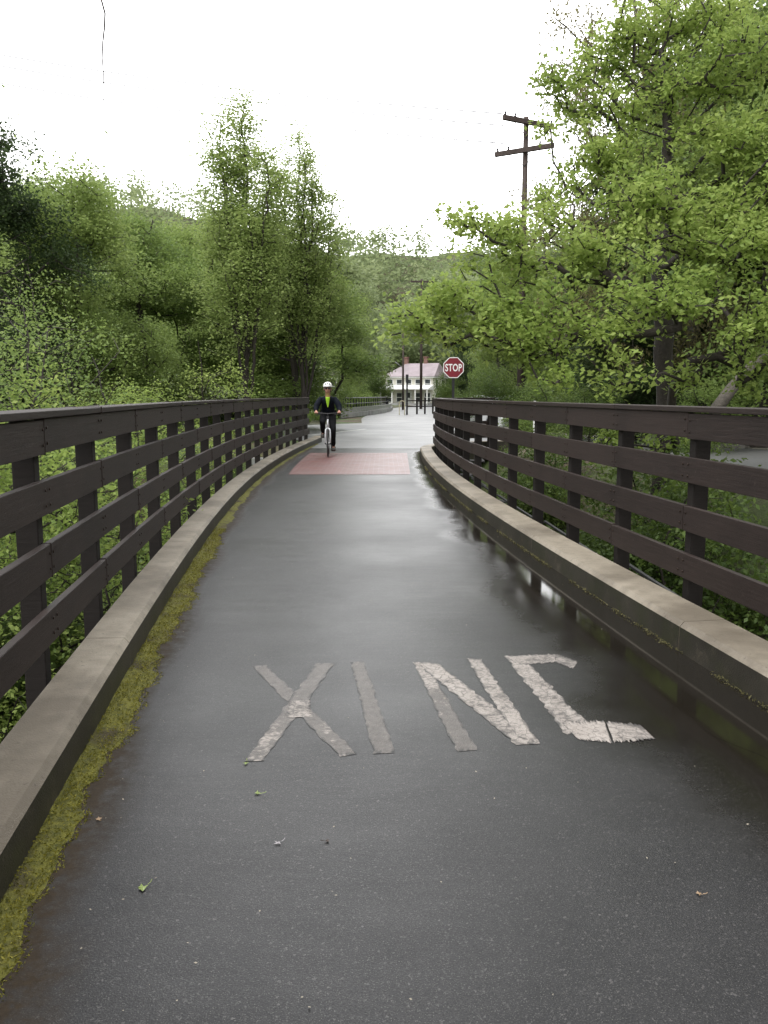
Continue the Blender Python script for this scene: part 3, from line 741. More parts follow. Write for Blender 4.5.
# left saplings close behind the fence
sap = [(T_SAP, 28, 9.5, 262, 'yellow green sapling nearest the left edge above the fence', 1.0), (T_SAP2, 92, 11.0, 268, 'twiggy sapling with dull leaves, second from the left edge', 1.1),
       (T_SAP2, 150, 14.0, 300, 'bare-stemmed sapling above the middle of the left fence', 1.2), (T_SAP, 196, 17.0, 330, 'yellow green sapling above the far half of the left fence', 1.2),
       (T_SAP, -60, 8.5, 300, 'yellow green sapling cut by the left picture edge', 1.0), (T_SAP2, 60, 7.0, 345, 'low sapling with small leaves right behind the near left posts', .9),
       (T_SAP, 120, 8.2, 400, 'short leafy sapling seen between the left fence boards', 1.0), (T_SAP, 246, 22.5, 322, 'yellow green sapling below the tallest airy tree', 1.3),
       (T_SAP2, 20, 16, 235, 'slender sapling with dull leaves behind the first yellow green one', 1.0)]
for p_, px, d, top, lb, ws in sap:
    o = put(p_, px, d, top, lb, wscale=ws, Ht=6.0, cat='sapling'); o.location.x = min(o.location.x, float(np.polyval(cf, min(d, 27)))-2.35-1.75*ws*o.scale[2])

# right-hand maple overhanging the fence
mx_, my_ = 5.25, 15.5; mz = tz(mx_, my_)
def W(px, py, d): return np.array([LX(px, d, H(py, d))-mx_, d-my_, H(py, d)-mz])
trunkp = [(0, 0, -.4), W(664, 400, 15.5), W(664, 330, 15.4), W(660, 270, 15.3), W(664, 200, 15.4), W(668, 120, 15.6), W(660, 50, 15.8)]
lob = []
for px, py, d, r in ((452,214,13.5,.32),(470,236,13.5,.42),(500,232,13.7,.5),(520,262,14,.6),(556,238,14.3,.6),(584,268,14.6,.7),(450,300,13,.5),(410,318,12.6,.42),(432,322,12.8,.42),(455,335,13,.4),(425,295,12.9,.38),(478,270,13.4,.5),(490,290,13.2,.5),(517,216,14,.34),(505,232,13.8,.4),(540,222,14.2,.4),(392,330,12.4,.2),(520,345,13,.5),(548,300,13.2,.6),(392,308,12.5,.18),(486,318,13,.7),(530,330,13.4,.8),(500,350,13,.4),
        (560,190,15,.6),(600,160,15.5,.8),(585,110,16,.7),(560,80,16,.5),(610,60,16,.7),(640,110,15.5,.8),(690,90,15.5,.9),(740,60,15,.9),(720,150,15,.9),(765,140,14.5,.9),
        (640,200,14,.8),(700,230,14,.9),(750,250,13.5,.9),(610,240,13.5,.6),(640,290,13,.7),(700,310,12.8,.8),(760,330,12.5,.8),(590,330,13,.7),(560,370,12.8,.45),(620,370,12.6,.5),(680,375,13.5,.5),
        (740,375,13.5,.45),(500,100,15.5,.22),(520,108,15.5,.28),(542,128,15.5,.35),(545,190,15.5,.35),(800,200,14,1.2),(820,320,13,1.2),(640,30,16,.8),(700,20,16,1.0),(660,430,14,.5),(610,440,13.5,.45)):
    w = W(px, py, d); lob.append((w[0], w[1], w[2], r, r*.72))
maple = make_tree('maple_tree', 5, trunkp, lob, 1250, 40, .10, .125, L_BRIGHT, M_BARK, .19, seg=.3, up=.7, tip_r=.007, jit=.13, shell=.45)
maple.location = (mx_, my_, mz); tag(maple, 'bright spring green maple with dark spreading limbs beside the right fence', 'tree')

# right background
put(T_OLIVE, 690, 27, -120, 'tall budding olive brown tree on the slope behind the maple top', wscale=.62)
put(T_MID, 760, 24, -60, 'mid green tree on the slope at the right picture edge', wscale=.9)
put(T_DARK, 710, 30, -30, 'dark green tree on the slope behind the maple, right of its trunk', wscale=1.1)
put(T_ROUND, 640, 38, 110, 'soft green tree behind the maple, between the utility pole and the maple trunk', wscale=.75)
put(T_OLIVE, 622, 33, -70, 'budding olive tree whose thin top reaches out of the picture right of the utility pole', wscale=.7)
put(T_ROUND, 522, 48, 238, 'pale green tree beyond the stop sign, left of the utility pole foot', wscale=.8)
put(T_MID, 500, 62, 250, 'mid green tree beyond the stop sign at the road bend', wscale=.8)
put(T_DARK, 570, 44, 250, 'dark green tree behind the utility pole foot', wscale=1.1)
put(T_MID, 660, 34, 130, 'mid green tree low behind the maple trunk', wscale=.9)
put(T_DARK, 620, 27, 300, 'short dark tree on the verge left behind the maple trunk', wscale=1.7)
put(T_MID, 800, 30, 60, 'mid green tree mostly beyond the right picture edge', wscale=1.3)
put(T_MID, 590, 64, 205, 'green tree far along the street, glimpsed under the maple limbs', wscale=1.1)
put(T_ROUND, 650, 56, 170, 'soft green tree far behind the maple trunk', wscale=1.0)
put(T_MID, 720, 48, 120, 'mid green tree far behind the fallen log', wscale=1.0)
put(T_FAR, 545, 84, 236, 'pale far tree behind the foot of the tall utility pole', wscale=1.1)
# shrubs
T_SHR = proto('shrub', 31, 3, 3.4, L_SHADE, M_BARK, 280, 60, .075, .15, c0=.03, n=20, lr=.26, tr=.04, seg=.25, tip_r=.004)
T_SHB = proto('shrub', 32, 3, 3.2, L_MID, M_BARK, 280, 55, .075, .15, c0=.03, n=20, lr=.26, tr=.04, seg=.25, tip_r=.004)
shr = [(T_SHR, 498, 33.5, 366, 'dense green shrub right of the stop sign', 1.2), (T_SHB, 545, 31, 372, 'pale green shrub right of the utility pole foot', 1.2), (T_SHR, 482, 42, 372, 'dark green shrub behind the stop sign post', 1.0),
       (T_SHR, 449, 60, 371, 'green shrub beside the timber rail fence left of the stop sign', .85), (T_SHB, 346, 74, 356, 'big rounded shrub beyond the guardrail right of the cyclist', .95), (T_SHR, 372, 80, 366, 'green shrub beyond the guardrail near the street lamp', .7),
       (T_SHR, 590, 25, 384, 'green shrub across the street seen over the fence', 1.3), (T_SHB, 700, 22.5, 378, 'pale green shrub across the street right of the maple trunk', 1.1),
       (T_SHR, 622, 13.2, 452, 'leafy shrub on the bank between the right fence posts', .9), (T_SHR, 575, 16, 440, 'green shrub on the bank behind the middle of the right fence', 1.0),
       (T_SHR, 540, 19.5, 428, 'green shrub on the bank behind the far half of the right fence', 1.0),
       (T_SHR, 40, 5.6, 480, 'green shrub just behind the nearest left posts', .8), (T_SHB, 100, 6.6, 520, 'pale green shrub under the left fence boards', .8), (T_SHR, 150, 8.5, 480, 'green shrub behind the fourth gap of the left fence', .9), (T_SHB, 190, 11.5, 440, 'pale green shrub behind the middle of the left fence', 1.0),
       (T_SHR, 225, 15, 420, 'green shrub behind the far middle of the left fence', 1.1), (T_SHB, 262, 20, 405, 'pale green shrub behind the far end of the left fence', 1.1), (T_SHR, 10, 4.2, 600, 'low green shrub beneath the nearest left boards', .6),
       (T_SHB, 300, 27.5, 396, 'pale green shrub at the end of the left fence behind the cyclist', 1.0)]
def clear(o, px, d):
    """slide a plant sideways so that its crown stays outside the bridge fence"""
    if d > 30: return
    rad = max(math.hypot(v[0], v[1]) for v in [c for ch in COL.objects if ch.parent == o and ch.name.startswith('crown') for c in ch.bound_box])*.80*o.scale[0]
    cxx = float(np.polyval(cf, min(d, 27)))
    if px < 384: o.location.x = min(o.location.x, cxx-2.35-rad)
    else: o.location.x = max(o.location.x, cxx+2.35+rad)
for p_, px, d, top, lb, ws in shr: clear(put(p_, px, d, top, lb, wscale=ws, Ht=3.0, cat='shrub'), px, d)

# undergrowth (uncountable)
def undergrowth(name, label, seed, n, region, leaf, mat, hmax):
    r = np.random.default_rng(seed); P = []
    x0, x1, y0, y1 = region; tot = 0; out = []
    while tot < n:
        x = r.uniform(x0, x1, 40000); y = y0+(y1-y0)*r.uniform(0, 1, 40000)**1.5; d, side = street_dist(x, y)
        cx = np.polyval(cf, np.clip(y, -5, 24))
        ok = (d > SW+.9) & (terrain(x, y) > -3.2) & ~((np.abs(x-cx) < 2.6) & (y < 27)) & ~((y > 23) & (y < 47) & (x > -7-.0*y) & (x < 5.2) & (side > 0)) & ~((side > 0) & (y > 30) & (y < 48) & (np.abs(y-37+.15*np.clip(-x, 0, 40)) < 3.8))
        dens = .5+.5*wob(x*1.5, y*1.5); dens = dens-1.2*((x > 0) & (y < 15))-.9*((side < 0) & (y < 32) & (d < SW+4.5)); ok &= r.uniform(0, 1, 40000) < np.clip(dens+.35, .12, 1)
        x = x[ok]; y = y[ok]; h = hmax*np.clip(.55+.45*wob(x*2.1+3, y*2.3), .08, 1)*r.uniform(0, 1, len(x))**.6
        out.append(np.stack([x, y, terrain(x, y)+h], -1)); tot += len(x)
    P = np.concatenate(out)[:n]; dist = np.linalg.norm(P-np.array([0, 0, 1.5]), axis=1)
    sz = leaf*r.uniform(.6, 1.3, n)*np.clip(dist/14, .8, 4)
    rn = np.clip(.45+.2*wob(P[:, 0]*2, P[:, 1]*2)+r.uniform(-.25, .25, n), 0, 1)
    V, Fc, rr = leaves_mesh(P, sz, rn, r, .5); o = np_mesh(name, V, Fc, mat, attrs={'rnd': ('FACE', rr)}); tag(o, label, 'undergrowth', kind='stuff')
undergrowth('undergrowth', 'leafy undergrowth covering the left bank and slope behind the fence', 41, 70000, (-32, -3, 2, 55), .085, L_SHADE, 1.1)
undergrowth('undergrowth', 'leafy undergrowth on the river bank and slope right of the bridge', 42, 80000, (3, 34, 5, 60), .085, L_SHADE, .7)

# far wooded hill: one mass
r = np.random.default_rng(51); nC = 1100
cx = r.uniform(-170, 210, nC); cy = r.uniform(168, 290, nC); cz = terrain(cx, cy)
hh = r.uniform(8, 13, nC); per = 110
P = np.repeat(np.stack([cx, cy, cz+hh*.62], -1), per, 0)+r.normal(0, 1, (nC*per, 3))*np.repeat(np.stack([hh*.2, hh*.2, hh*.22], -1), per, 0)
rn = np.clip(np.repeat(r.uniform(.05, .95, nC), per)+r.uniform(-.2, .2, nC*per), 0, 1)
V, Fc, rr = leaves_mesh(P, r.uniform(.7, 1.5, nC*per), rn, r, .8); tag(np_mesh('far_woodland', V, Fc, L_FAR, attrs={'rnd': ('FACE', rr)}), 'distant wooded hill closing the valley behind the house', 'woodland', kind='stuff')
# woods on both flanks behind the individual trees
fl = []
def flank(name, label, seed, nC, fx, mat):
    r = np.random.default_rng(seed); cy = r.uniform(34, 165, nC); cx = fx(r, cy); cz = terrain(cx, cy); hh = r.uniform(7, 12, nC); per = 150
    P = np.repeat(np.stack([cx, cy, cz+hh*.5], -1), per, 0)+r.normal(0, 1, (nC*per, 3))*np.repeat(np.stack([hh*.2, hh*.2, hh*.25], -1), per, 0)
    P[:, 2] = np.maximum(P[:, 2], terrain(P[:, 0], P[:, 1])+.1)
    rn = np.clip(np.repeat(r.uniform(.05, .95, nC), per)+r.uniform(-.2, .2, nC*per), 0, 1)
    V, Fc, rr = leaves_mesh(P, r.uniform(.25, .6, nC*per)*np.clip(P[:, 1]/70, .6, 2), rn, r, .7); tag(np_mesh(name, V, Fc, mat, attrs={'rnd': ('FACE', rr)}), label, 'woodland', kind='stuff')
flank('woodland', 'mass of green woodland on the left valley side behind the separate trees', 61, 300, lambda r, y: -10-y*.10-r.uniform(0, 1, len(y))**1.2*(30+y*.2), L_MID)
flank('woodland', 'mass of green woodland on the right slope behind the maple', 62, 320, lambda r, y: 12+y*.07+np.clip(34-y*.4, 0, 30)*.25+r.uniform(0, 1, len(y))**1.2*(28+y*.25), L_MID)

# fallen log on the right slope
def log_on_slope():
    p0 = (LX(716, 20, 1.2), 20.0); pts = []
    for i, (px, py, d) in enumerate(((714, 412, 20.5), (732, 388, 21.0), (752, 366, 21.6), (775, 352, 22.3))):
        pts.append((LX(px, d, H(py, d)), d, H(py, d)))
    mb = MB(); mb.tube(pts, [.16, .15, .13, .11], 9); mb.tube([pts[1], (pts[1][0]+.3, pts[1][1]-.2, pts[1][2]+.5)], [.05, .03], 6)
    tag(mb.build('fallen_log', M_BARKG, smooth=True), 'bare grey log leaning up the slope at the right picture edge', 'log')
log_on_slope()
# river rocks
M_ROCK = simple('river_rock', (.13, .12, .11), .5, 0, .4, 4, .03)
def rock(loc, s, seed, label):
    r = random.Random(seed); bm = bmesh.new(); bmesh.ops.create_icosphere(bm, subdivisions=3, radius=1)
    ph = [r.uniform(0, 6) for _ in range(4)]
    for v in bm.verts:
        k = 1+.22*math.sin(v.co.x*3+ph[0])*math.cos(v.co.y*2.5+ph[1])+.12*math.sin(v.co.z*6+ph[2])*math.sin(v.co.x*5+ph[3])
        v.co = Vector((v.co.x*k*s[0], v.co.y*k*s[1], v.co.z*k*s[2]))
    me = bpy.data.meshes.new('rock'); bm.to_mesh(me); bm.free(); me.materials.append(M_ROCK); o = bpy.data.objects.new('rock', me); COL.objects.link(o)
    o.location = loc; tag(o, label, 'rock', 'rocks on the river bank')
for i, (px, py, s, lb) in enumerate(((728, 546, .45, 'grey rock at the water edge seen between the lowest right boards'), (752, 510, .6, 'brown grey boulder at the right picture edge below the street'), (672, 528, .35, 'small grey rock just right of the near bank shrub'), (700, 512, .4, 'rounded rock between the two near right bank shrubs'))):
    x, y = G(px, py, -2.9); rock((x, y, max(-3.1, tz(x, y))), (s, s*.8, s*.55), i, lb)

# ------------------------------------------------------------------ utility poles, lamp, wires
def pole(name, x, y, top, r, label, arms, ln):
    z = tz(x, y); root = empty(name, (x, y, z)); tag(root, label, 'utility pole'); hh = top-z
    MB().tube([(0, 0, -.3), (0, 0, hh*.5), (0, 0, hh)], [r, r*.88, r*.72], 12).build('pole', M_POLE, root, smooth=True)
    for dz, rz, L_ in arms:
        mb = MB(); mb.box((0, -.17, hh-dz), (L_, .15, .19), 0)
        c, s = math.cos(rz), math.sin(rz); mb.v = [(a*c-b*s, a*s+b*c, d) for a, b, d in mb.v]
        o = mb.build('crossarm', M_POLE, root)
        mb = MB()
        for k in (-1, 1): mb.tube([(k*L_*.28, -.12, hh-dz-.06), (0, -.12, hh-dz-.62)], .014, 5)
        mb.v = [(a*c-b*s, a*s+b*c, d) for a, b, d in mb.v]; mb.build('arm_brace', M_DARKMETAL, root)
        for q in (-.46, -.27, .27, .46):
            mb = MB(); a, b = q*L_, -.17
            mb.tube([(a*c-b*s, a*s+b*c, hh-dz+.06), (a*c-b*s, a*s+b*c, hh-dz+.13), (a*c-b*s, a*s+b*c, hh-dz+.16), (a*c-b*s, a*s+b*c, hh-dz+.24)], [.02, .055, .035, .05], 8)
            mb.build('insulator', M_DARKMETAL, root)
    return hh+z
PXp, PYp = 6.0, 36.5; PXp = LX(520, 36.5); TOPp = H(117, 36.5)
pole('utility_pole', PXp, PYp, TOPp, .15, 'tall brown utility pole with two crossarms rising above the maple', [(.25, .5, 2.6), (1.35, -.55, 2.6)], 4)
P2x, P2y = LX(421, 92), 92.0; TOP2 = H(279, 92)
pole('utility_pole', P2x, P2y, TOP2, .16, 'distant utility pole with one crossarm beside the white house', [(.3, .1, 2.4)], 4)
def wire(a, b, sag, label, r=.006):
    a = Vector(a); b = Vector(b); pts = [a.lerp(b, i/24)-Vector((0, 0, sag*4*(i/24)*(1-i/24))) for i in range(25)]
    tag(MB().tube(pts, r, 5).build('power_line', M_DARKMETAL), label, 'wire', 'overhead wires')
for q, lb in ((-1.1, 'left'), (-.6, 'inner'), (1.1, 'right')):
    wire((PXp+q*math.cos(.5), PYp+q*math.sin(.5), TOPp-.05), (P2x+q, P2y-.17, TOP2-.1), 1.2, '%s wire from the tall pole to the distant pole' % lb)
for k, (dz, lb) in enumerate(((.0, 'upper'), (-.45, 'middle'), (-1.15, 'lower'))):
    wire((PXp-1.0, PYp-.55, TOPp+dz-.05), (-45, 62, H(-5, 62)+dz*1.6), 1.0, '%s wire crossing the sky from the tall pole to the left' % lb, .025)
# guy wire
wire((PXp-1.15, PYp+.3, TOPp-.2), (LX(462, 45), 45, 6.5), .1, 'thin guy wire slanting down from the tall pole', .005)
# street lamp
lx_, ly_ = LX(403, 86), 86.0; z = tz(lx_, ly_); root = empty('street_lamp', (lx_, ly_, z)); tag(root, 'slim street lamp with a long arm in front of the white house', 'street lamp')
top = H(332, 86)-z; ha = H(361, 86)-z
MB().tube([(0, 0, -.2), (0, 0, top)], [.12, .09], 8).build('pole', M_POLE, root, smooth=True)
MB().tube([(0, 0, ha-.7), (-.8, 0, ha-.1), (-1.7, 0, ha)], .045, 6).build('arm', M_STEEL, root, smooth=True)
MB().sphere((-2.1, 0, ha-.02), (.5, .17, .12), 12, 8).build('lamp_head', M_STEEL, root, smooth=True)

# ------------------------------------------------------------------ stop sign
M_RED = simple('sign_red', (.17, .006, .016), .4, 0, .12, 3); M_SIGNW = simple('sign_white', (.75, .75, .73), .4, 0, .05)
sxx, syy = LX(453.5, 25.6, 2.3), 25.6; root = empty('stop_sign', (sxx, syy, 0)); tag(root, 'red octagonal STOP sign on a dark post behind the right fence', 'road sign')
zc = H(367.6, 25.6); rad = .335
def octa(r): return [(r*math.cos(R(22.5+45*i)), r*math.sin(R(22.5+45*i))) for i in range(8)]
Mx = Matrix.Translation((0, 0, zc)) @ Matrix.Rotation(R(90), 4, 'X')
MB().prism(octa(rad), -.004, .0, Mx).build('sign_back', M_STEEL, root)
MB().prism(octa(rad), .0005, .0025, Mx).build('sign_border', M_SIGNW, root)
MB().prism(octa(rad*.925), .003, .0045, Mx).build('sign_face', M_RED, root)
MB().box((0, .035, zc/2+.05), (.075, .05, zc+.5)).build('sign_post', M_DARKMETAL, root)
cu = bpy.data.curves.new('stop', 'FONT'); cu.body = 'STOP'; cu.align_x = 'CENTER'; cu.align_y = 'CENTER'; cu.size = .30; cu.extrude = .001; cu.offset = .006; cu.space_character = 1.08
to = bpy.data.objects.new('stop_tmp', cu); COL.objects.link(to); bpy.context.view_layer.update()
me = bpy.data.meshes.new_from_object(to.evaluated_get(bpy.context.evaluated_depsgraph_get())); COL.objects.unlink(to)
me.materials.clear(); me.materials.append(M_SIGNW)
xs = [v.co.x for v in me.vertices]; ysv = [v.co.y for v in me.vertices]; wx = max(xs)-min(xs); wy = max(ysv)-min(ysv); cxx = (max(xs)+min(xs))/2; cyy = (max(ysv)+min(ysv))/2
for v in me.vertices: v.co = Mx @ Vector(((v.co.x-cxx)*.50/wx, (v.co.y-cyy)*.225/wy, v.co.z*.5+.0065))
lo = bpy.data.objects.new('lettering', me); COL.objects.link(lo); lo.parent = root

# ------------------------------------------------------------------ timber rail fence, gate loop, marker post, guardrail
y0 = 66.0; xf = LX(407, y0)
root = empty('rail_fence', (xf, y0, 0)); tag(root, 'dark timber rail fence by the road bend left of the stop sign', 'fence')
for i, px in enumerate((407, 417, 425, 433)):
    x = LX(px, y0+i*.6)-xf; MB().box((x, i*.6, .65), (.14, .14, 1.3)).build('post', M_POST, root)
for zz in (1.05, .6):
    MB().tube([(0, -.05, zz), (LX(433, y0+1.8)-xf, 1.75, zz)], .05, 6).build('rail', M_POST, root)
xx = LX(407, 64.5); root = empty('sign_post', (xx, 64.5, 0)); tag(root, 'tall dark post with a sign seen edge-on before the white house', 'sign')
MB().box((0, 0, 1.45), (.13, .13, 3.1)).build('post', M_DARKMETAL, root); MB().box((0, -.1, 2.75), (.2, .5, .6)).build('sign_plate', M_DARKMETAL, root)
M_YEL = simple('cream_metal', (.5, .45, .3), .5)
xx = LX(402, 63.5); tag(MB().tube([(-.2, 0, -.1), (-.2, 0, .95), (-.1, 0, 1.05), (.1, 0, 1.05), (.2, 0, .95), (.2, 0, -.1)], .03, 8).build('hoop_barrier', M_YEL, loc=(xx, 63.5, 0)), 'cream metal hoop beside the tall dark post', 'barrier')
xx = LX(535, 27); zt = tz(xx, 27); tag(MB().box((0, 0, .5), (.07, .05, 1.7)).build('marker_post', [M_SIGNW, M_RED], loc=(xx, 27.0, zt)), 'white marker post beside the foot of the tall utility pole', 'marker post')
# curved low concrete barrier with railing
gp = []
for px, py in ((338, 418.5), (352, 417), (368, 415), (381, 413.2), (389, 411.2), (391.5, 409.2)): gp.append(G(px, py))
root = empty('guardrail', (gp[2][0], gp[2][1], 0)); tag(root, 'low grey barrier with a dark railing curving beside the road behind the cyclist', 'guardrail'); ox, oy = root.location.x, root.location.y
ps = []
for a, b in zip(gp[:-1], gp[1:]):
    for i in range(6): ps.append((a[0]+(b[0]-a[0])*i/6-ox, a[1]+(b[1]-a[1])*i/6-oy))
for nm, z0, z1, th, mt in (('barrier_base', 0, .32, .36, M_CONC), ('barrier_rail', .36, .66, .12, M_STEEL)):
    mb = MB(); vs = []
    for i, (x, y) in enumerate(ps):
        j = min(i+1, len(ps)-1); k = max(i-1, 0); tx, ty = ps[j][0]-ps[k][0], ps[j][1]-ps[k][1]; n = math.hypot(tx, ty); nx_, ny_ = ty/n*th/2, -tx/n*th/2
        vs += [(x+nx_, y+ny_, z0), (x-nx_, y-ny_, z0), (x-nx_, y-ny_, z1), (x+nx_, y+ny_, z1)]
    mb.add(vs, [(i*4+j, i*4+(j+1) % 4, (i+1)*4+(j+1) % 4, (i+1)*4+j) for i in range(len(ps)-1) for j in range(4)]); mb.build(nm, mt, root)
mb = MB()
for i in range(4, len(ps), 1): mb.box((ps[i][0]-.3, ps[i][1]+.4, .7), (.07, .07, 1.25))
mb.tube([(p[0]-.3, p[1]+.4, 1.3) for p in ps[4:]], .05, 5); mb.tube([(p[0]-.3, p[1]+.4, .9) for p in ps[4:]], .04, 5); mb.build('railing', M_DARKMETAL, root)

# ------------------------------------------------------------------ white house
M_WALL = simple('cream_siding', (.62, .60, .52), .7, 0, .08, 2); M_ROOFP = simple('rose_metal_roof', (.27, .225, .24), .55, 0, .2, .8)
M_GLASS = simple('window_glass', (.05, .055, .06), .15, 0, .2, 2); M_TRIM = simple('white_trim', (.7, .7, .68), .6); M_CHIM = simple('chimney_brick', (.20, .11, .09), .8)
def house(x, y, rz, Wd, Dp, Hw, Hr, label, porch=True, chim=True):
    z = tz(x, y); root = empty('house', (x, y, z), rz); tag(root, label, 'house')
    MB().box((0, 0, Hw/2-.2), (Wd, Dp, Hw+.4)).build('wall', M_WALL, root)
    e = .45; mb = MB(); a, b = Wd/2+e, Dp/2+e
    mb.add([(-a, -b, Hw), (a, -b, Hw), (a, b, Hw), (-a, b, Hw), (-a+Dp*.45, 0, Hw+Hr), (a-.5, 0, Hw+Hr)], [(0, 1, 5, 4), (1, 2, 5), (2, 3, 4, 5), (3, 0, 4), (3, 2, 1, 0)])
    rf = mb.build('roof', M_ROOFP, root); MB().box((0, 0, Hw-.12), (Wd+.7, Dp+.7, .2)).build('eaves', M_TRIM, root)
    if chim:
        for cx_ in (-Wd*.22, Wd*.2): MB().box((cx_, .2, Hw+Hr+.1), (.55, .55, 1.6)).box((cx_, .2, Hw+Hr+.95), (.7, .7, .14)).build('chimney', M_CHIM, rf)
    for row, zz in enumerate((Hw*.27, Hw*.74)):
        for i in range(5):
            xx = -Wd/2+Wd*(i+.5)/5
            if row == 0 and i == 2:
                d = MB().box((xx, -Dp/2-.03, 1.05), (1.0, .08, 2.1)).build('door', M_TRIM, root); MB().box((xx, -Dp/2-.08, 1.5), (.5, .03, .8)).build('pane', M_GLASS, d); continue
            f = MB().box((xx, -Dp/2-.03, zz), (1.05, .08, 1.55)).build('window', M_TRIM, root); MB().box((xx, -Dp/2-.08, zz+.35), (.8, .03, .6)).box((xx, -Dp/2-.08, zz-.35), (.8, .03, .6)).build('pane', M_GLASS, f)
        for k in (-1, 1):
            for s_ in (-1, 1):
                f = MB().box((s_*(Wd/2+.03), k*Dp*.22, zz), (.08, 1.05, 1.55)).build('window', M_TRIM, root); MB().box((s_*(Wd/2+.08), k*Dp*.22, zz+.35), (.03, .8, .6)).box((s_*(Wd/2+.08), k*Dp*.22, zz-.35), (.03, .8, .6)).build('pane', M_GLASS, f)
    if porch:
        pr = MB().add([(-Wd/2-.2, -Dp/2-2.3, 2.5), (Wd/2+.2, -Dp/2-2.3, 2.5), (Wd/2+.2, -Dp/2-.02, 3.1), (-Wd/2-.2, -Dp/2-.02, 3.1), (-Wd/2-.2, -Dp/2-2.3, 2.35), (Wd/2+.2, -Dp/2-2.3, 2.35), (Wd/2+.2, -Dp/2-.02, 2.35), (-Wd/2-.2, -Dp/2-.02, 2.35)], [(0, 1, 2, 3), (7, 6, 5, 4), (0, 4, 5, 1), (1, 5, 6, 2), (3, 7, 4, 0)]).build('porch_roof', M_TRIM, root)
        for i in range(5): MB().box((-Wd/2+Wd*i/4*.98+.1, -Dp/2-2.15, 1.2), (.16, .16, 2.3)).build('porch_post', M_TRIM, root)
        MB().box((0, -Dp/2-1.2, .15), (Wd, 2.2, .3)).build('porch_floor', M_CONC, root)
hd = 132.0
house(LX(416, hd), hd, R(-24), 7.8, 6.0, H(376.5, hd-3)-tz(LX(414, hd), hd), H(364, hd)-H(377.5, hd), 'white two storey house with a rose coloured roof beyond the road bend')
house(LX(309, 74), 74, R(10), 4.2, 5, 3.1, 1.0, 'small white building glimpsed through the trees left of the cyclist', False, False)

# ------------------------------------------------------------------ white car
M_CAR = NT('white_car_paint'); M_CAR.b.inputs['Coat Weight'].default_value = .6; M_CAR = M_CAR.setp((.72, .73, .74), .3)
M_TYRE = simple('tyre_rubber', (.02, .02, .02), .8); M_CGL = simple('car_glass', (.02, .025, .03), .06, 0, .1); M_LAMPR = simple('tail_lamp', (.35, .02, .02), .25); M_LAMPW = simple('head_lamp', (.6, .6, .6), .15)
def car(x, y, rz, label):
    root = empty('parked_car', (x, y, 0), rz); tag(root, label, 'car')
    prof = [(-2.2, .35), (-2.25, .62), (-2.12, .92), (-1.5, 1.0), (-.95, 1.38), (-.3, 1.46), (.55, 1.43), (1.15, 1.02), (1.95, .86), (2.22, .62), (2.2, .35)]
    wd = [.80, .84, .84, .84, .64, .62, .63, .83, .80, .78, .76]
    n = len(prof); vs = [(a, -w, z_) for (a, z_), w in zip(prof, wd)]+[(a, w, z_) for (a, z_), w in zip(prof, wd)]
    # belt line verts to keep the sides full below the windows
    belt = [(-2.2, .84, .9), (-1.5, .86, .98), (-.3, .87, .96), (.55, .87, .96), (1.15, .86, .98)]
    body = [(-2.2, .33), (-2.26, .6), (-2.14, .93), (-1.45, 1.0), (1.1, .98), (1.95, .86), (2.24, .62), (2.2, .33)]
    o = MB()
    arch = lambda cx_: [(cx_+.36*math.cos(a), .33+.36*math.sin(a)) for a in [math.pi*k/8 for k in range(9)]]
    poly = [(-2.2, .28), (-2.26, .6), (-2.14, .93), (-1.45, 1.0), (1.1, .98), (1.95, .86), (2.24, .62), (2.2, .28)]+arch(1.4)+arch(-1.35)
    Mr = Matrix.Rotation(R(90), 4, 'X'); MB().prism(poly[::-1], -.86, .86, Mr).build('body', M_CAR, root, bevel=.05)
    cab = [(-1.55, .97), (-1.0, 1.36), (-.4, 1.45), (.4, 1.44), (1.15, .95)]; mb = MB(); k = len(cab); wv = [.80, .66, .63, .63, .80]
    mb.add([(a, -w, z_) for (a, z_), w in zip(cab, wv)]+[(a, w, z_) for (a, z_), w in zip(cab, wv)], [(0, 1, 2, 3, 4), (9, 8, 7, 6, 5)]+[(i+5, i+6, i+1, i) for i in range(4)], 0); mb.m = [0, 0, 0, 1, 1, 0]
    cb = mb.build('cabin', [M_CGL, M_CAR], root)
    for s_ in (-1, 1):
        m2 = MB()
        for a, b, q, w_ in (((-1.0, 1.36), (-1.55, .97), 0, 0), ((-.1, 1.445), (-.1, .97), 0, 0), ((.4, 1.44), (1.15, .95), 0, 0)):
            f = lambda p: .80+(.635-.80)*min(1, (p[1]-.96)/.45)
            m2.tube([(a[0], s_*(f(a)+.003), a[1]), (b[0], s_*(f(b)+.003), b[1])], .035, 6)
        m2.tube([(-1.0, s_*.66, 1.37), (-.4, s_*.635, 1.455), (.4, s_*.635, 1.445)], .03, 6); m2.build('pillar', M_CAR, root)
        MB().sphere((.82, s_*.95, 1.02), (.09, .1, .07), 8, 6).build('mirror', M_CAR, root, smooth=True)
        MB().box((-2.22, s_*.62, .78), (.1, .36, .16)).build('tail_light', M_LAMPR, root, bevel=.02)
        MB().box((2.12, s_*.6, .68), (.2, .34, .14)).build('headlight', M_LAMPW, root, bevel=.02)
        for wx_ in (-1.35, 1.4):
            wv_ = empty('wheel', (wx_, s_*.76, .33)); wv_.parent = root
            MB().tube([(0, -.1, 0), (0, .1, 0)], .33, 24).build('tyre', M_TYRE, wv_, bevel=.03); mb = MB(); mb.tube([(0, -.108, 0), (0, .108, 0)], .2, 16).build('rim', M_STEEL, wv_)
car(LX(492, 34, 1.0), 34.0, R(112), 'white car at the junction partly hidden behind the right fence by the stop sign')

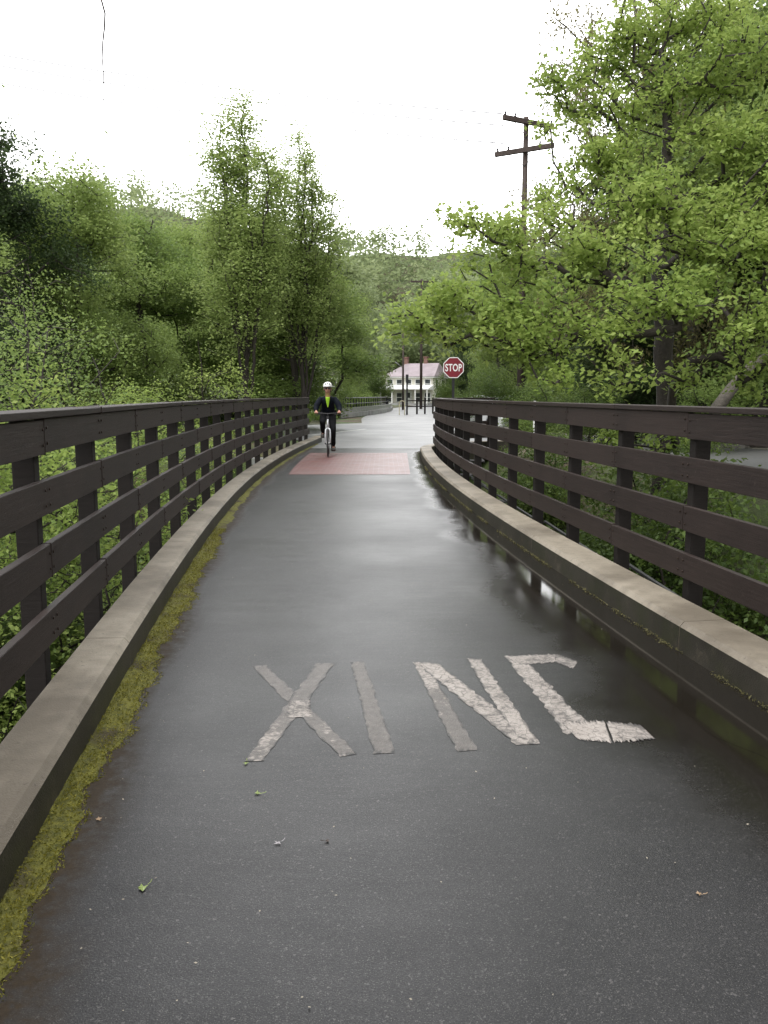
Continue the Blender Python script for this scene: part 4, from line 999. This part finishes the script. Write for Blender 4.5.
# ------------------------------------------------------------------ hanging twig
pts = []
for i, (px, py) in enumerate(((101, -160), (99, -80), (101, 0), (104, 12), (103, 26), (101, 40), (100, 55), (101, 72), (101, 88), (100.5, 101))): pts.append((LX(px, 8.0, H(py, 8.0)), 8.0+.01*i, H(py, 8.0)))
tag(MB().tube(pts, [.009, .009, .009, .0085, .008, .007, .006, .0055, .005, .004], 5).build('hanging_twig', M_BARK), 'thin bare twig dangling into the sky at the upper left', 'twig')

# ------------------------------------------------------------------ bicycle and rider
BX, BY = LX(328.0, 20.1, 0), 20.1
M_FRAME = simple('silver_frame', (.55, .56, .58), .3, .3, .1); M_BLK = simple('black_plastic', (.02, .02, .022), .5)
bike = empty('bicycle', (BX, BY, .012), R(3)); tag(bike, 'silver and black bicycle ridden towards the camera over the brick crossing', 'bicycle')
WR = .345; FA, RA, BB = (0, 0, WR), (0, 1.06, WR), (0, .63, .285)
ST = (0, .80, .86); HTt, HTb = (0, .18, .90), (0, .12, .72)
fr = MB()
for a, b, r_ in ((HTt, (0, .76, .80), .017), (HTb, BB, .021), (BB, ST, .016), (HTb, HTt, .024)): fr.tube([a, b], r_, 8)
for s_ in (-1, 1):
    fr.tube([(s_*.02, .63, .285), (s_*.065, 1.06, WR)], .010, 6); fr.tube([(s_*.02, .77, .80), (s_*.065, 1.06, WR)], .009, 6)
fr.build('frame', M_FRAME, bike, smooth=True)
fk = MB(); fk.tube([(0, .115, .70), (-.05, .10, .66), (-.062, .04, .5), (-.062, 0, WR)], [.018, .02, .017, .013], 8); fk.tube([(0, .115, .70), (.05, .10, .66), (.062, .04, .5), (.062, 0, WR)], [.018, .02, .017, .013], 8)
fk.build('fork', M_FRAME, bike, smooth=True)
for nm, c_ in (('front', FA), ('rear', RA)):
    w_ = empty('wheel', c_); w_.parent = bike
    circ = lambda r_, n=36: [(0, r_*math.cos(2*math.pi*i/n), r_*math.sin(2*math.pi*i/n)) for i in range(n)]
    MB().tube(circ(WR-.02), .02, 8, closed=True).build('tyre', M_TYRE, w_, smooth=True)
    MB().tube(circ(WR-.045), .011, 6, closed=True).build('rim', M_FRAME, w_, smooth=True)
    sp_ = MB().tube([(-.04, 0, 0), (.04, 0, 0)], .025, 10)
    for i in range(24):
        a = 2*math.pi*i/24; sp_.tube([((-1)**i*.03, .02*math.cos(a+.6), .02*math.sin(a+.6)), (0, (WR-.05)*math.cos(a), (WR-.05)*math.sin(a))], .0012, 3)
    sp_.build('spokes', M_FRAME, w_)
MB().tube([HTt, (0, .19, .97), (0, .13, 1.04)], .016, 8).build('stem', M_BLK, bike, smooth=True)
HBZ = 1.05
MB().tube([(-.30, .20, HBZ+.01), (-.16, .15, HBZ), (0, .13, HBZ-.01), (.16, .15, HBZ), (.30, .20, HBZ+.01)], .012, 8).build('handlebar', M_BLK, bike, smooth=True)
for s_ in (-1, 1):
    MB().tube([(s_*.20, .165, HBZ+.003), (s_*.315, .205, HBZ+.01)], .017, 8).build('grip', M_BLK, bike); MB().tube([(s_*.17, .14, HBZ-.02), (s_*.22, .10, HBZ-.035), (s_*.30, .13, HBZ-.045)], .006, 5).build('brake_lever', M_DARKMETAL, bike)
sd = MB(); sd.add([(-.02, .66, .985), (.02, .66, .985), (.03, .80, .99), (.08, .92, 1.0), (.07, .96, .99), (-.07, .96, .99), (-.08, .92, 1.0), (-.03, .80, .99)]+[(-.01, .67, .95), (.01, .67, .95), (.02, .80, .94), (.06, .92, .94), (.05, .95, .94), (-.05, .95, .94), (-.06, .92, .94), (-.02, .80, .94)], [tuple(range(8)), tuple(range(15, 7, -1))]+[(i, 8+i, 8+(i+1) % 8, (i+1) % 8) for i in range(8)]); sd.build('saddle', M_BLK, bike, bevel=.012)
MB().tube([ST, (0, .83, .95)], .013, 8).build('seat_post', M_BLK, bike)
CR = .17
ck = MB(); ck.tube([(-.07, .63, .285), (.07, .63, .285)], .02, 8); ck.tube([(.075, .63, .285), (.08, .61, .285-CR)], .012, 6); ck.tube([(-.075, .63, .285), (-.08, .65, .285+CR)], .012, 6); ck.tube([(-.05, .63, .285), (-.046, .63, .285)], .085, 20); ck.build('crank', M_DARKMETAL, bike)
MB().box((.125, .61, .285-CR), (.09, .09, .02)).build('pedal', M_BLK, bike); MB().box((-.125, .65, .285+CR), (.09, .09, .02)).build('pedal', M_BLK, bike)
MB().tube([(-.048, .63, .37), (-.048, 1.06, .385)], .005, 4).tube([(-.048, .63, .2), (-.048, 1.06, .305)], .005, 4).build('chain', M_DARKMETAL, bike)
MB().box((0, .08, HBZ-.10), (.06, .05, .05)).build('front_lamp', M_BLK, bike)

M_SKIN = simple('skin', (.42, .22, .16), .5, 0, .08); M_JKT = simple('navy_jacket', (.005, .007, .012), .7, 0, .3, 9, .01); M_TRS = simple('black_trousers', (.008, .008, .009), .8, 0, .3, 9, .01)
M_NEON = simple('neon_shirt', (.45, .85, .05), .6, 0, .08); M_HELM = simple('white_helmet', (.72, .72, .70), .35, 0, .04); M_SHOE = simple('grey_shoe', (.05, .045, .04), .7)
M_HAIR = simple('grey_hair', (.2, .18, .16), .8)
M_JKT.node_tree.nodes['Principled BSDF'].inputs['Specular IOR Level'].default_value = .1; M_TRS.node_tree.nodes['Principled BSDF'].inputs['Specular IOR Level'].default_value = .1
rider = empty('person', (BX, BY, .012), R(3)); rider.scale = (1.06, 1, 1); tag(rider, 'person in white helmet, open dark jacket and neon shirt riding the bicycle', 'person')
def skin(name, pts, edges, mat, root_i=0, sub=2):
    bm = bmesh.new(); L = bm.verts.layers.skin.verify(); vs = []
    for i, p in enumerate(pts):
        v = bm.verts.new(p[:3]); r_ = p[3]; v[L].radius = (r_, p[4] if len(p) > 4 else r_); v[L].use_root = (i == root_i); vs.append(v)
    for a, b in edges: bm.edges.new((vs[a], vs[b]))
    me = bpy.data.meshes.new(name); bm.to_mesh(me); bm.free(); me.materials.append(mat); o = bpy.data.objects.new(name, me); COL.objects.link(o); o.parent = rider
    s = o.modifiers.new('skin', 'SKIN'); s.use_smooth_shade = True; s.branch_smoothing = .6
    sb = o.modifiers.new('sub', 'SUBSURF'); sb.levels = sub; sb.render_levels = sub
    return o
SH, EL, HD = (.19, .52, 1.40), (.265, .42, 1.17), (.265, .19, 1.075)
body = [(0, .83, 1.03, .11, .10), (0, .76, 1.15, .11, .10), (0, .66, 1.28, .11, .10), (0, .575, 1.375, .09, .08), (0, .52, 1.46, .055), (0, .49, 1.52, .052), (0, .465, 1.575, .075, .085), (0, .465, 1.64, .078, .095), (0, .475, 1.70, .070, .085)]
ed = [(i, i+1) for i in range(8)]
for s_ in (-1, 1):
    b = len(body); body += [(s_*.155, .55, 1.375, .045), (s_*.235, .475, 1.28, .044), (s_*EL[0], EL[1], EL[2], .040), (s_*.27, .30, 1.115, .033), (s_*.265, .225, 1.085, .027), (s_*.262, .185, 1.082, .030, .018)]
    ed += [(3, b), (b, b+1), (b+1, b+2), (b+2, b+3), (b+3, b+4), (b+4, b+5)]; pl_ = b+5
    for k in range(4):
        q = len(body); xx = s_*(.232+.021*k); body += [(xx, .158, 1.083, .0088), (xx, .135, 1.066, .008), (xx, .148, 1.042, .0072)]; ed += [(pl_, q), (q, q+1), (q+1, q+2)]
    q = len(body); body += [(s_*.228, .20, 1.068, .010), (s_*.215, .182, 1.050, .009), (s_*.222, .165, 1.040, .008)]; ed += [(b+4, q), (q, q+1), (q+1, q+2)]
kneeD, ankD = (.115, .42, .62), (.12, .665, .205); kneeU, ankU = (-.125, .37, .83), (-.12, .70, .54)
for hip, kn, an, ft in (((.10, .80, .99), kneeD, ankD, (.125, .56, .145)), ((-.10, .80, .99), kneeU, ankU, (-.125, .60, .49))):
    b = len(body); mid = [(hip[i]+kn[i])/2 for i in range(3)]; cf_ = [an[i]*.35+kn[i]*.65 for i in range(3)]
    body += [(*hip, .088), (*mid, .072), (*kn, .055), (cf_[0], cf_[1]+.015, cf_[2], .052), (*an, .036), (*ft, .033)]
    ed += [(0, b)]+[(b+i, b+i+1) for i in range(5)]
skin('body', body, ed, M_SKIN)
# jacket: torso and sleeves, thicker than the body
jk = [(0, .80, 1.02, .17, .15), (0, .75, 1.14, .175, .15), (0, .66, 1.27, .18, .15), (0, .57, 1.375, .15, .13), (0, .53, 1.45, .09, .085)]; ed = [(0, 1), (1, 2), (2, 3), (3, 4)]
for s_ in (-1, 1):
    b = len(jk); jk += [(s_*.16, .545, 1.385, .098), (s_*.235, .475, 1.285, .080), (s_*.275, EL[1], EL[2], .070), (s_*.272, .31, 1.115, .048), (s_*.267, .245, 1.09, .040)]; ed += [(3, b)]+[(b+i, b+i+1) for i in range(4)]
skin('jacket', jk, ed, M_JKT)
tr_ = [(0, .83, 1.0, .14, .13)]; ed = []
for hip, kn, an in (((.10, .79, .985), kneeD, ankD), ((-.10, .79, .985), kneeU, ankU)):
    b = len(tr_); mid = [(hip[i]+kn[i])/2 for i in range(3)]; cf_ = [an[i]*.4+kn[i]*.6 for i in range(3)]
    tr_ += [(*hip, .105), (*mid, .090), (*kn, .074), (cf_[0], cf_[1]+.01, cf_[2], .066), (an[0], an[1]-.005, an[2]+.02, .054)]; ed += [(0, b)]+[(b+i, b+i+1) for i in range(4)]
skin('trousers', tr_, ed, M_TRS)
# neon shirt showing as a V in the open jacket front
vs = [(-.05, .425, 1.44), (0, .42, 1.43), (.05, .425, 1.44), (.042, .45, 1.36), (.028, .495, 1.27), (.008, .52, 1.19), (-.008, .52, 1.19), (-.028, .495, 1.27), (-.042, .45, 1.36)]
M_ = MB(); M_.add([(a, b-.035, c) for a, b, c in vs]+[(a, b+.06, c) for a, b, c in vs], [tuple(range(9)), tuple(range(17, 8, -1))]+[(i, 9+i, 9+(i+1) % 9, (i+1) % 9) for i in range(9)]); M_.build('shirt', M_NEON, rider, bevel=.01)
for s_, an in ((1, ankD), (-1, ankU)):
    M_ = MB(); zz = an[2]-.065; M_.sphere((an[0], an[1]-.075, zz), (.058, .16, .055), 12, 8, zmin=-.75); M_.sphere((an[0], an[1]+.01, zz+.03), (.055, .07, .08), 10, 8); M_.build('shoe', M_SHOE, rider, smooth=True)
hm = MB(); hm.sphere((0, .475, 1.695), (.108, .140, .115), 20, 14, zmin=-.15)
h_ = hm.build('helmet', M_HELM, rider, smooth=True)
mv = MB()
for k in (-1, 0, 1): mv.sphere((k*.045, .385, 1.765-abs(k)*.012), (.012, .05, .022), 8, 6)
mv.build('vent', M_BLK, h_, smooth=True); MB().box((0, .345, 1.685), (.15, .05, .012), rx=R(12)).build('visor', M_BLK, h_, bevel=.004)
MB().tube([(-.085, .45, 1.68), (-.06, .42, 1.57), (0, .41, 1.535), (.06, .42, 1.57), (.085, .45, 1.68)], .006, 5).build('strap', M_BLK, h_)
MB().sphere((-.034, .372, 1.643), (.03, .014, .02), 10, 6).sphere((.034, .372, 1.643), (.03, .014, .02), 10, 6).tube([(-.08, .45, 1.65), (-.06, .39, 1.65), (.06, .39, 1.65), (.08, .45, 1.65)], .004, 5).build('sunglasses', M_BLK, rider, smooth=True)
MB().sphere((0, .362, 1.615), (.013, .02, .024), 8, 6).build('nose', M_SKIN, rider, smooth=True); MB().sphere((0, .376, 1.575), (.026, .008, .006), 8, 5).build('mouth', M_CHIM, rider, smooth=True)
for s_ in (-1, 1): MB().sphere((s_*.082, .475, 1.63), (.012, .024, .033), 8, 6).build('ear', M_SKIN, rider, smooth=True)
MB().sphere((0, .51, 1.655), (.085, .095, .07), 12, 8).build('hair', M_HAIR, rider, smooth=True)

# ------------------------------------------------------------------ light
w = bpy.data.worlds.new('World'); SC.world = w; w.use_nodes = True; nt = w.node_tree
SE, SR = R(66), R(215)
sk = nt.nodes.new('ShaderNodeTexSky'); sk.sky_type = 'NISHITA'; sk.sun_disc = False; sk.sun_elevation = SE; sk.sun_rotation = SR; sk.air_density = 1.0; sk.dust_density = 6.0; sk.ozone_density = 1.0
hs = nt.nodes.new('ShaderNodeHueSaturation'); hs.inputs['Saturation'].default_value = .10; nt.links.new(sk.outputs[0], hs.inputs['Color'])
mx = nt.nodes.new('ShaderNodeMix'); mx.data_type = 'RGBA'; mx.inputs[0].default_value = .7; nt.links.new(hs.outputs[0], mx.inputs[6])
tc = nt.nodes.new('ShaderNodeTexCoord'); sp = nt.nodes.new('ShaderNodeSeparateXYZ'); nt.links.new(tc.outputs['Generated'], sp.inputs[0])
cr = nt.nodes.new('ShaderNodeValToRGB'); nt.links.new(sp.outputs['Z'], cr.inputs[0]); cr.color_ramp.elements[0].position = .0; cr.color_ramp.elements[0].color = (1.0, 1.0, 1.0, 1); cr.color_ramp.elements[1].position = .85; cr.color_ramp.elements[1].color = (.58, .585, .60, 1)
sc_ = nt.nodes.new('ShaderNodeMix'); sc_.data_type = 'RGBA'; sc_.blend_type = 'MULTIPLY'; sc_.inputs[0].default_value = 1; 
# sky glow added low ahead of the camera to lift the wet road's sheen
vm = nt.nodes.new('ShaderNodeVectorMath'); vm.operation = 'DOT_PRODUCT'; nt.links.new(tc.outputs['Generated'], vm.inputs[0]); vm.inputs[1].default_value = (.02, .953, .30)
m1 = nt.nodes.new('ShaderNodeMath'); m1.operation = 'MAXIMUM'; nt.links.new(vm.outputs['Value'], m1.inputs[0]); m1.inputs[1].default_value = 0
m2 = nt.nodes.new('ShaderNodeMath'); m2.operation = 'POWER'; nt.links.new(m1.outputs[0], m2.inputs[0]); m2.inputs[1].default_value = 13
m3 = nt.nodes.new('ShaderNodeMath'); m3.operation = 'MULTIPLY_ADD'; nt.links.new(m2.outputs[0], m3.inputs[0]); m3.inputs[1].default_value = 23; m3.inputs[2].default_value = 10
nt.links.new(cr.outputs[0], sc_.inputs[6]); nt.links.new(m3.outputs[0], sc_.inputs[7]); nt.links.new(sc_.outputs[2], mx.inputs[7])
nt.links.new(mx.outputs[2], nt.nodes['Background'].inputs[0]); nt.nodes['Background'].inputs[1].default_value = .12
sun = bpy.data.lights.new('sun', 'SUN'); sun.energy = .9; sun.angle = R(25); sun.color = (1, .98, .95); so = bpy.data.objects.new('sun', sun); COL.objects.link(so)
# direction: sun sits behind and right of the camera, high, as overcast glow
dv = Vector((math.sin(SR)*math.cos(SE), math.cos(SR)*math.cos(SE), math.sin(SE))); so.rotation_euler = dv.to_track_quat('Z', 'Y').to_euler(); so.location = dv*60
vs_ = SC.view_settings; vs_.view_transform = 'Standard'; vs_.look = 'None'; vs_.gamma = 1; vs_.exposure = 1.15; vs_.use_curve_mapping = False
SC.cycles.max_bounces = 7; SC.cycles.transparent_max_bounces = 4
